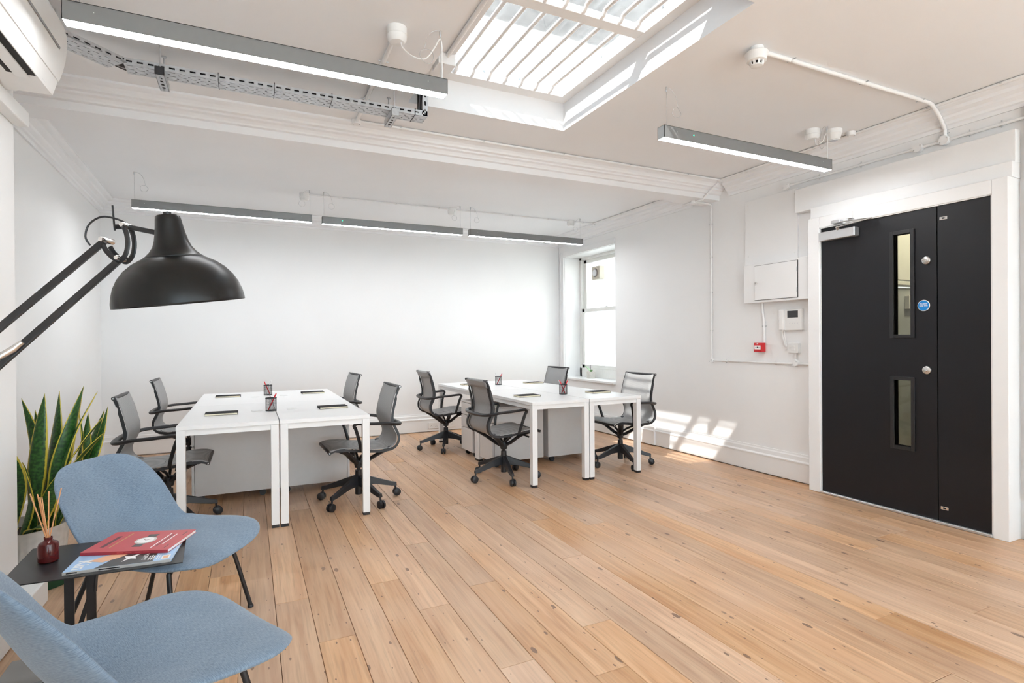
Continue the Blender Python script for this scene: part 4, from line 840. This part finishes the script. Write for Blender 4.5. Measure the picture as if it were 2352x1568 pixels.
# ------------------------------------------------------------------ blue lounge chairs
def lounge(label, loc, rot):
    t = thing('lounge_chair', label, 'lounge chair', loc, rot, 'blue grey lounge chairs')
    prof = catmull([(.3375, 0, .3536), (.2775, 0, .3756), (.12, 0, .385), (-.047, 0, .371), (-.10, 0, .367), (-.15, 0, .393), (-.20, 0, .4565), (-.273, 0, .60), (-.338, 0, .7425)], 10)
    def hermite(xs, ys, x):
        x = max(xs[0], min(xs[-1], x))
        for k in range(len(xs)-1):
            if x <= xs[k+1]:
                h_ = xs[k+1]-xs[k]; t_ = (x-xs[k])/h_
                sl = lambda q: 0 if q == 0 or q == len(xs)-1 else (ys[q+1]-ys[q-1])/(xs[q+1]-xs[q-1])
                return (2*t_**3-3*t_**2+1)*ys[k] + (t_**3-2*t_**2+t_)*h_*sl(k) + (-2*t_**3+3*t_**2)*ys[k+1] + (t_**3-t_**2)*h_*sl(k+1)
    ln = [0]
    for a, b_ in zip(prof, prof[1:]): ln.append(ln[-1] + (b_-a).length)
    def at(s):
        s = max(0, min(1, s))*ln[-1]
        for i in range(len(ln)-1):
            if ln[i+1] >= s: f_ = (s-ln[i])/max(1e-9, ln[i+1]-ln[i]); return prof[i].lerp(prof[i+1], f_), (prof[i+1]-prof[i]).normalized()
        return prof[-1], (prof[-1]-prof[-2]).normalized()
    NU, NV = 33, 49; mid = []; nor = []; mm = []; uvs = []
    for j in range(NV):
        for i in range(NU):
            u = sin(pi/2*(-1+2*i/(NU-1))); v = sin(pi/2*(-1+2*j/(NV-1)))
            mx = max(abs(u), abs(v)); uu, vv = u, v
            if mx > 1e-6:
                th = math.atan2(v*1.0, u); nn = 3.76; c_, s_ = abs(cos(th)), abs(sin(th))
                rs = (c_**nn + s_**nn)**(-1/nn); rq = 1/max(c_, s_); sc = 1 + (rs/rq-1)*mx**2; uu, vv = u*sc, v*sc
            s = .5+.5*vv; p, tg = at(s); nrm = Vector((tg.z, 0, -tg.x)); nrm = nrm if nrm.z > -1e-3 or nrm.x > 0 else -nrm
            hw = hermite([0, .15, .5, .75, 1], [.335, .3375, .2674, .268, .2692], s)
            lift = uu*uu*hermite([0, .3, .52, .75, 1], [.0233, .0233, .065, .0637, .045], s)
            q = p + Vector((0, uu*hw, 0)) + nrm*lift
            mid.append(q); nor.append(nrm); mm.append(mx); uvs.append((.5+.5*uu*1.0, s))
    T = .040; front = []; back = []
    for q, nr, m_ in zip(mid, nor, mm):
        th = T*math.sqrt(max(0, 1-m_**6)); front.append(q + nr*th*.45); back.append(q - nr*th*.55)
    b = MB().grid(front, NU, NV); n0_ = len(b.v); b.grid(back, NU, NV); b.f = b.f[:len(b.f)//2] + [tuple(reversed(f)) for f in b.f[len(b.f)//2:]]
    me = b.mesh('shell', M['blue'], False, False); me.polygons.foreach_set('use_smooth', [True]*len(me.polygons))
    uv = me.uv_layers.new(name='UVMap')
    for p in me.polygons:
        for li in p.loop_indices: uv.data[li].uv = uvs[me.loops[li].vertex_index % (NU*NV)]
    import bmesh
    bm = bmesh.new(); bm.from_mesh(me); bmesh.ops.remove_doubles(bm, verts=bm.verts, dist=.0002); bmesh.ops.recalc_face_normals(bm, faces=bm.faces); bm.to_mesh(me); bm.free()
    o = bpy.data.objects.new('shell', me); COL.objects.link(o); o.parent = t
    b = MB(); b.tube([(.17, -.17, .34), (.17, .17, .34)], .0095, 10); b.tube([(-.15, -.17, .325), (-.15, .17, .325)], .0095, 10); b.tube([(.17, 0, .34), (-.15, 0, .325)], .0095, 10); b.build('seat_frame', M['blackm'], t, smooth=True, local=True)
    for sx, x0, x1, z0 in ((1, .17, .255, .345), (-1, -.15, -.27, .33)):
        for s in (-1, 1):
            lg = MB().tube(catmull([(x0, s*.15, z0), (x0+sx*.012, s*.185, z0-.008), (x0+sx*.02, s*.20, z0-.04), (x1, s*.245, .006)], 5), .0095, 10).build('leg', M['blackm'], t, smooth=True, local=True)
            MB().lathe([(0, 0), (.013, 0), (.013, .008), (.010, .012), (0, .012)], (x1, s*.245, 0), 14).build('glide', M['black'], lg, smooth=True, local=True)
    return t
lounge('blue grey upholstered lounge chair behind the small table', (-.348, 2.791, 0), R(-31.3))
lounge('blue grey upholstered lounge chair in front, seen from behind', (-.276, 1.797, 0), R(27.4))

# ------------------------------------------------------------------ side table and things on it
ZS = .48
st = thing('side_table', 'low black metal side table between the blue chairs', 'side table', (-.50, 2.43, 0))
b = MB(); poly = [(-.728, 2.262), (-.216, 2.232), (-.232, 2.585), (-.738, 2.632)]
b.prism(poly, 'z', ZS-.004, ZS); b.build('tabletop', M['blackm'], st, bevel=.001)
for x in (-.579, -.516): MB().box(x-.014, x+.014, 2.417, 2.425, .008, ZS-.004).build('upright', M['blackm'], st)
MB().obox((-.62, 2.435, .01), (-.515, 2.435, .37), .014, .008, (0, 1, 0)).build('brace', M['blackm'], st)
MB().box(-.70, -.30, 2.30, 2.55, 0, .008).build('base_plate', M['blackm'], st, bevel=.001)
MB().tube(catmull([(-.505, 2.42, .36), (-.50, 2.42, .42), (-.485, 2.42, .452), (-.45, 2.42, .468), (-.40, 2.42, .471), (-.26, 2.42, .472)], 5), .006, 8).build('top_support', M['blackm'], st, smooth=True)
def magazine(label, c, ang, ln, dp, z, th, cov, spine):
    t = thing('magazine', label, 'magazine', (c[0], c[1], z), R(ang))
    MB().box(-ln/2+.001, ln/2-.002, -dp/2+.001, dp/2-.002, .0006, th-.0006).build('pages', M['paper'], t, local=True)
    b = MB(); b.box(-ln/2, ln/2, -dp/2, dp/2, 0, .0006); b.box(-ln/2, ln/2, -dp/2, dp/2, th-.0006, th); b.build('cover', M[cov], t, local=True)
    MB().box(-ln/2, ln/2, -dp/2-.0008, -dp/2, 0, th).build('spine', M[spine], t, local=True)
    return t
def flat(t, name, poly, z, m): MB().prism(poly, 'z', z, z+.0003).build(name, M[m], t, local=True)
def ltext(t, name, body, size, x, y, z, m, rot, bold=False):
    c = bpy.data.curves.new(name, 'FONT'); c.body = body; c.size = size; c.extrude = .00015; c.align_x = 'CENTER'; c.align_y = 'CENTER'; c.offset = size*.015 if bold else 0
    q = bpy.data.objects.new('tmp', c); me = bpy.data.meshes.new_from_object(q); bpy.data.objects.remove(q); me.transform(Matrix.Translation((x, y, z)) @ Matrix.Rotation(rot, 4, 'Z'))
    me.materials.clear(); me.materials.append(M[m]); o = bpy.data.objects.new(name, me); COL.objects.link(o); o.parent = t; return o
th1 = .0095
m1 = magazine('blue and charcoal magazine lying on the black side table', (-.400, 2.375), -5, .312, .215, ZS, th1, 'magblue', 'silverink')
flat(m1, 'cover_photo', [(-.07, -.1065), (.10, -.1065), (.10, .105), (-.01, .105), (-.055, .02), (-.04, -.05)], th1, 'magdark')
flat(m1, 'cover_figure', [(-.105, -.03), (-.06, -.055), (-.02, -.03), (.02, .02), (-.02, .03), (-.08, .0)], th1+.0004, 'skin')
flat(m1, 'cover_star', [(.0, -.075), (.022, -.05), (.04, -.058), (.033, -.035), (.045, -.008), (.018, -.028), (-.003, -.02), (.008, -.045)], th1+.0004, 'paper')
ltext(m1, 'cover_title', 'Kin', .062, -.118, -.055, th1+.0003, 'paper', -pi/2, True)
ltext(m1, 'cover_word', 'POPPY', .021, .066, -.052, th1+.0004, 'paper', -pi/2)
for i, x in enumerate((.083, .090, .097, .108, .115)): flat(m1, 'cover_line', [(x-.0015, -.09), (x+.0015, -.09), (x+.0015, -.05+.006*(i % 2)), (x-.0015, -.05+.006*(i % 2))], th1+.0004, 'paper')
flat(m1, 'cover_box', [(.122, -.098), (.148, -.098), (.148, -.06), (.122, -.06)], th1+.0004, 'paper'); flat(m1, 'cover_box_picture', [(.127, -.092), (.143, -.092), (.143, -.066), (.127, -.066)], th1+.0008, 'skin')
for x0, x1 in ((-.145, -.115), (-.055, .005)): MB().box(x0, x1, -.1088, -.1082, .003, .0065).build('spine_print', M['nb'], m1, local=True)
th2 = .011
m2 = magazine('red magazine with a watch on its cover, on top of the other magazine', (-.373, 2.478), -20.5, .298, .212, ZS+th1+.0006, th2, 'magred', 'magredd')
ang = [2*pi*i/28 for i in range(28)]
flat(m2, 'watch_strap', [(.0, -.065), (.03, -.065), (.032, .065), (-.002, .065)], th2, 'magdark')
flat(m2, 'watch_case', [(.015+.036*cos(a), .036*sin(a)) for a in ang], th2+.0003, 'silverink'); flat(m2, 'watch_dial', [(.015+.028*cos(a), .028*sin(a)) for a in ang], th2+.0007, 'paper')
for a in (.6, 2.4): MB().obox((.015, 0, th2+.0012), (.015+.02*cos(a), .02*sin(a), th2+.0012), .002, .0004).build('watch_hand', M['ink'], m2, local=True)
flat(m2, 'title_bar', [(-.112, -.06), (-.098, -.06), (-.098, .055), (-.112, .055)], th2, 'ink'); flat(m2, 'subtitle_bar', [(-.078, -.07), (-.073, -.07), (-.073, .085), (-.078, .085)], th2, 'gold')
for x, mm_, y0, y1 in ((.075, 'paper', -.08, .07), (.087, 'ink', -.07, .06), (.099, 'paper', -.05, .06), (.125, 'ink', -.085, -.05), (.125, 'ink', .045, .085)): flat(m2, 'cover_print', [(x-.002, y0), (x+.002, y0), (x+.002, y1), (x-.002, y1)], th2, mm_)
for i in range(4): MB().box(-.025+i*.03, -.005+i*.03, -.1072, -.1067, .004, .0075).build('spine_print', M['magred'], m2, local=True)
bo = thing('reed_diffuser', 'dark red glass reed diffuser with wooden sticks', 'reed diffuser', (-.645, 2.455, ZS))
MB().lathe([(0, .001), (.026, .001), (.030, .005), (.030, .058), (.027, .066), (.016, .072), (.012, .076), (.0125, .086), (.0105, .086), (.010, .074), (.024, .064), (.027, .056), (.027, .008), (0, .006)], (-.645, 2.455, ZS), 36).build('bottle', M['amber'], bo, smooth=True)
MB().lathe([(0, .009), (.026, .009), (.026, .032), (0, .032)], (-.645, 2.455, ZS), 28).build('oil', M['ink'], bo, smooth=True)
for dx, dy, hz in ((-.052, .01, .242), (-.043, -.012, .238), (-.028, .02, .224), (-.014, -.01, .230), (-.002, .018, .243), (.038, .0, .254), (-.036, .025, .235)):
    MB().cyl((-.645-dx*.28, 2.455-dy*.28, ZS+.012), (-.645+dx, 2.455+dy, ZS+hz), .0022, 6).build('reed_stick', M['reed'], bo)

# ------------------------------------------------------------------ floor lamp (lamp frame: x to the right of the picture, y away, floor level 0)
lp = thing('floor_lamp', 'oversized black articulated floor lamp with a dome shade', 'floor lamp', (-.187, 1.864, 0), -yaw)
axis = Vector((-.085, -.105, 1)).normalized(); rc = Vector((.010, 0, 1.363))
dome = [(r_*.868, h_*.96) for r_, h_ in [(.193, -.001), (.195, 0), (.1945, .012), (.191, .03), (.182, .056), (.168, .08), (.148, .103), (.122, .122), (.10, .133), (.087, .1385), (.080, .138), (.12, .118), (.146, .10), (.165, .078), (.179, .055), (.188, .03), (.191, .012)]]
MB().lathe(dome, rc, 64, axis, close=True).build('dome_shade', M['lampblack'], lp, smooth=True, local=True)
neck = [(r_*.87, h_*.95) for r_, h_ in [(.088, .138), (.088, .141), (.080, .146), (.068, .157), (.057, .172), (.050, .19), (.045, .21), (.041, .232), (.038, .252), (.036, .262), (.032, .266), (0, .267)]]
MB().lathe(neck, rc, 48, axis).build('shade_neck', M['lampblack'], lp, smooth=True, local=True)
MB().lathe([(.0105, .251), (.0105, .262), (.008, .264), (0, .264)], rc, 20, axis).build('shade_cap', M['blackm'], lp, smooth=True, local=True)
A1 = Vector((-.211, 0, 1.547)); B1 = Vector((-.165, 0, 1.494)); dv = Vector((-.2436, -.457, -.559)); A0 = A1 + dv; B0 = B1 + dv
for a, e in ((A1, A0), (B1, B0)): MB().obox(a, e, .013, .017, (0, .5, 1)).build('arm_bar', M['blackm'], lp, bevel=.0015, local=True)
for dy in (-.014, .014):
    arc = catmull([(-.206, dy, 1.532), (-.194, dy, 1.512), (-.172, dy, 1.492), (-.156, dy, 1.488), (-.141, dy, 1.505), (-.1345, dy, 1.535), (-.138, dy, 1.565), (-.147, dy, 1.588)], 5)
    MB().tube(arc, .0075, 8, flat=.45).build('yoke_plate', M['blackm'], lp, smooth=True, local=True)
MB().obox((-.147, 0, 1.588), (-.044, 0, 1.566), .010, .014).build('shade_arm', M['blackm'], lp, bevel=.002, local=True)
MB().cyl((-.181, 0, 1.588), (-.147, 0, 1.588), .007, 12).build('clamp_stub', M['blackm'], lp, smooth=True, local=True)
MB().tube([(-.182, -.008, 1.648), (-.176, -.008, 1.575)], .0026, 8).build('tommy_bar', M['blackm'], lp, smooth=True, local=True)
for p in (A1 + Vector((.008, 0, 0)), B1 + Vector((.006, 0, 0)), Vector((-.143, 0, 1.589))): MB().lathe([(0, .010), (.006, .009), (.008, .004), (.0085, -.04), (0, -.04)], p + Vector((0, -.02, 0)), 16, (0, -1, 0)).build('pivot_bolt', M['chrome'], lp, smooth=True, local=True)
MB().tube(catmull([(-.246, -.01, 1.532), (-.252, -.02, 1.556), (-.240, -.02, 1.592), (-.205, -.018, 1.613), (-.165, -.012, 1.607), (-.138, -.005, 1.592), (-.128, 0, 1.584)], 6), .0028, 8).build('lamp_cord', M['black'], lp, smooth=True, local=True)
k0 = B1 + dv*.43 + Vector((.008, -.012, -.012))
MB().tube([k0 + Vector((.004, -.012, .012)), k0 + Vector((-.012, -.02, -.006)), k0 + Vector((-.05, -.055, -.045)), k0 + Vector((-.08, -.08, -.075))], [.006, .0085, .0085, .007], 10).build('spring_lever', M['steel'], lp, smooth=True, local=True)
bx = Vector((-.44, -.545, 0))
MB().lathe([(0, .022), (.10, .022), (.128, .016), (.132, .0), (0, 0)], bx, 40).build('base_disc', M['blackm'], lp, smooth=True, local=True)
eb = (A0+B0)/2
MB().tube([bx + Vector((0, 0, .02)), bx.lerp(eb, .6), eb], .011, 12).build('stand_pole', M['blackm'], lp, smooth=True, local=True)
MB().cyl(eb + Vector((0, -.03, 0)), eb + Vector((0, .03, 0)), .032, 20).build('elbow_joint', M['blackm'], lp, smooth=True, local=True)

# ------------------------------------------------------------------ plants
pl = thing('snake_plant', 'snake plant with yellow edged leaves in a white ribbed pot', 'potted plant', (-1.085, 3.72, 0))
pc = Vector((-1.085, 3.72, .03))
b = MB(); seg = 120; prof = [(.17, 0), (.178, .06), (.188, .16), (.195, .245), (.199, .262), (.190, .262), (.18, .22), (.17, .2)]; vs = []; fs = []
for r_, h_ in prof:
    for k in range(seg): a = 2*pi*k/seg; rr = r_ - (.0035 if (k % 3 == 0 and h_ < .25) else 0); vs.append(pc + Vector((rr*cos(a), rr*sin(a), h_)))
for i in range(len(prof)-1):
    for k in range(seg): fs.append((i*seg+k, i*seg+(k+1) % seg, (i+1)*seg+(k+1) % seg, (i+1)*seg+k))
b.add(vs, fs); b.build('pot', M['pot'], pl, smooth=True)
MB().lathe([(0, .215), (.172, .21)], pc, 32).build('soil', M['soil'], pl, smooth=True)
def leaf(base, tip, wd, bend, tw, lean):
    n = 16; pts = []; uvs = []
    base, tip = Vector(base), Vector(tip); ax = (tip-base); Ln = ax.length; ax.normalize()
    side0 = Vector((cos(tw), sin(tw), 0)); side0 = (side0 - ax*side0.dot(ax)).normalized(); nr = ax.cross(side0)
    for j in range(n+1):
        s = j/n; c = base.lerp(tip, s) + nr*bend*sin(pi*s) ; wv = wd*(.45+.75*min(1, s*2.2))*(1 - max(0, (s-.42)/.58)**2.0) if s < .995 else 0
        sd = (side0*cos(lean*s) + nr*sin(lean*s))
        for i in range(5): u = -1+.5*i; pts.append(c + sd*u*wv*.5 + nr*(u*u*wv*.12)); uvs.append((i/4, s))
    b = MB().grid(pts, 5, n+1); b.v = [tuple(Vector(v)-root_loc(pl)) for v in b.v]
    me = b.mesh('leaf', M['leaf'], True, False); uv = me.uv_layers.new(name='UVMap')
    for p in me.polygons:
        for li in p.loop_indices: uv.data[li].uv = uvs[me.loops[li].vertex_index]
    o = bpy.data.objects.new('leaf', me); COL.objects.link(o); o.parent = pl; o.modifiers.new('solid', 'SOLIDIFY').thickness = .003
zb = .24; LT = [(-1.078, 3.70, .962, .055, .03, .3), (-1.028, 3.72, .895, .06, .02, .2), (-.971, 3.66, .985, .062, .0, .1), (-.945, 3.80, .985, .06, .02, -.2), (-.822, 3.74, 1.012, .06, -.05, .6), (-.755, 3.70, .982, .064, -.03, -.3),
      (-.722, 3.66, .847, .052, -.05, -.7), (-.736, 3.85, .885, .04, .03, .3), (-.766, 3.92, .858, .05, .0, .2), (-.718, 3.68, .762, .055, -.04, -.6), (-.86, 3.80, .86, .06, .03, -.4),
      (-.83, 3.86, .855, .05, .03, .4), (-1.15, 3.60, .80, .06, .03, .2), (-1.02, 3.50, .66, .065, .03, -.3), (-1.22, 3.74, .88, .06, .02, .1), (-.86, 3.58, .62, .05, -.02, .4)]
for i, (x, y, z, wd, bd, ln_) in enumerate(LT):
    a = math.atan2(y-3.72, x+1.085); d_ = min(.11, .12*math.hypot(x+1.085, y-3.72)/.25)
    wd *= 1.25; leaf((-1.085+d_*cos(a)+RNG.uniform(-.02, .02), 3.72+d_*sin(a)+RNG.uniform(-.02, .02), zb), (x, y, z), wd, bd*1.6 + RNG.uniform(-.02, .02), -yaw + RNG.uniform(-.5, .5), ln_*2)
leaf((-1.04, 3.60, .25), (-.90, 3.42, .335), .06, .03, 1.0, .2)
leaf((-1.12, 3.60, .25), (-1.02, 3.40, .33), .06, .03, .4, .2)
tr2 = thing('plant_tray', 'dark green oval plastic plant tray under the ribbed pot', 'plant tray', (-1.085, 3.72, 0))
MB().lathe([(0, .004), (.24, .004), (.255, .008), (.268, .045), (.274, .047), (.274, .044), (.262, .002), (.24, 0), (0, 0)], (-1.085, 3.72, 0), 48).build('dish', M['green_tray'], tr2, smooth=True)
for i in range(40): a = 2*pi*i/40; MB().obox((-1.085+.257*cos(a), 3.72+.257*sin(a), .010), (-1.085+.266*cos(a), 3.72+.266*sin(a), .042), .005, .004).build('tray_rib', M['green_tray'], tr2)
for a in (.4, 1.4, 2.4, 3.5, 4.6, 5.6): MB().cyl((-1.085+.12*cos(a), 3.72+.12*sin(a), .004), (-1.085+.12*cos(a), 3.72+.12*sin(a), .031), .02, 12).build('pot_riser', M['green_tray'], tr2)
op = thing('orchid', 'small orchid with one green leaf in a pale stone pot on the sill', 'potted plant', (4.43, 6.62, WZ0))
oc = (4.43, 6.62, WZ0)
MB().lathe([(0, .001), (.058, .001), (.062, .01), (.064, .095), (.058, .097), (.055, .08), (0, .078)], oc, 32).build('pot', M['stonepot'], op, smooth=True)
def oleaf(tip, wd, up):
    n = 10; pts = []; a = Vector(oc) + Vector((0, 0, .085)); t = Vector(tip); sd = (t-a).cross(Vector((0, 0, 1))).normalized()
    for j in range(n+1):
        s = j/n; c = a.lerp(t, s) + Vector((0, 0, up*sin(pi*s*.8)))
        for u in (-1, -.5, 0, .5, 1): pts.append(c + sd*u*wd*.5*sin(pi*min(1, .12+s*.88))**.7 + Vector((0, 0, abs(u)*.006)))
    o = MB().grid(pts, 5, n+1).build('leaf', M['orchid'], op, smooth=True, recalc=False); o.modifiers.new('solid', 'SOLIDIFY').thickness = .003
oleaf((4.37, 6.70, .84), .06, .03); oleaf((4.40, 6.555, .80), .035, .015)
MB().tube(catmull([(4.43, 6.62, .76), (4.425, 6.625, .86), (4.42, 6.62, .93), (4.42, 6.615, .945)], 5), .0025, 6).build('stem', M['soil'], op, smooth=True)

# ------------------------------------------------------------------ sockets on the back skirting
def socket(x, z, label):
    t = thing('double_socket', label, 'socket', (x, YB-.028, z-.043)); y = YB-.028
    MB().box(x-.073, x+.073, y-.009, y, z-.043, z+.043).build('face_plate', M['white'], t, bevel=.002)
    for s in (-1, 1):
        c = x+s*.036
        for dx, dz, hx, hz in ((0, -.002, .002, .004), (-.011, -.016, .003, .0018), (.011, -.016, .003, .0018)): MB().box(c+dx-hx, c+dx+hx, y-.0096, y-.0085, z+dz-hz, z+dz+hz).build('pin_hole', M['dark'], t)
        MB().box(c-s*.022-.005, c-s*.022+.005, y-.012, y-.009, z+.014, z+.028).build('rocker', M['white'], t, bevel=.001)
socket(2.27, .088, 'white double wall socket low on the back skirting, left of the chair column')
socket(2.50, .092, 'white double wall socket low on the back skirting, right of the chair column')
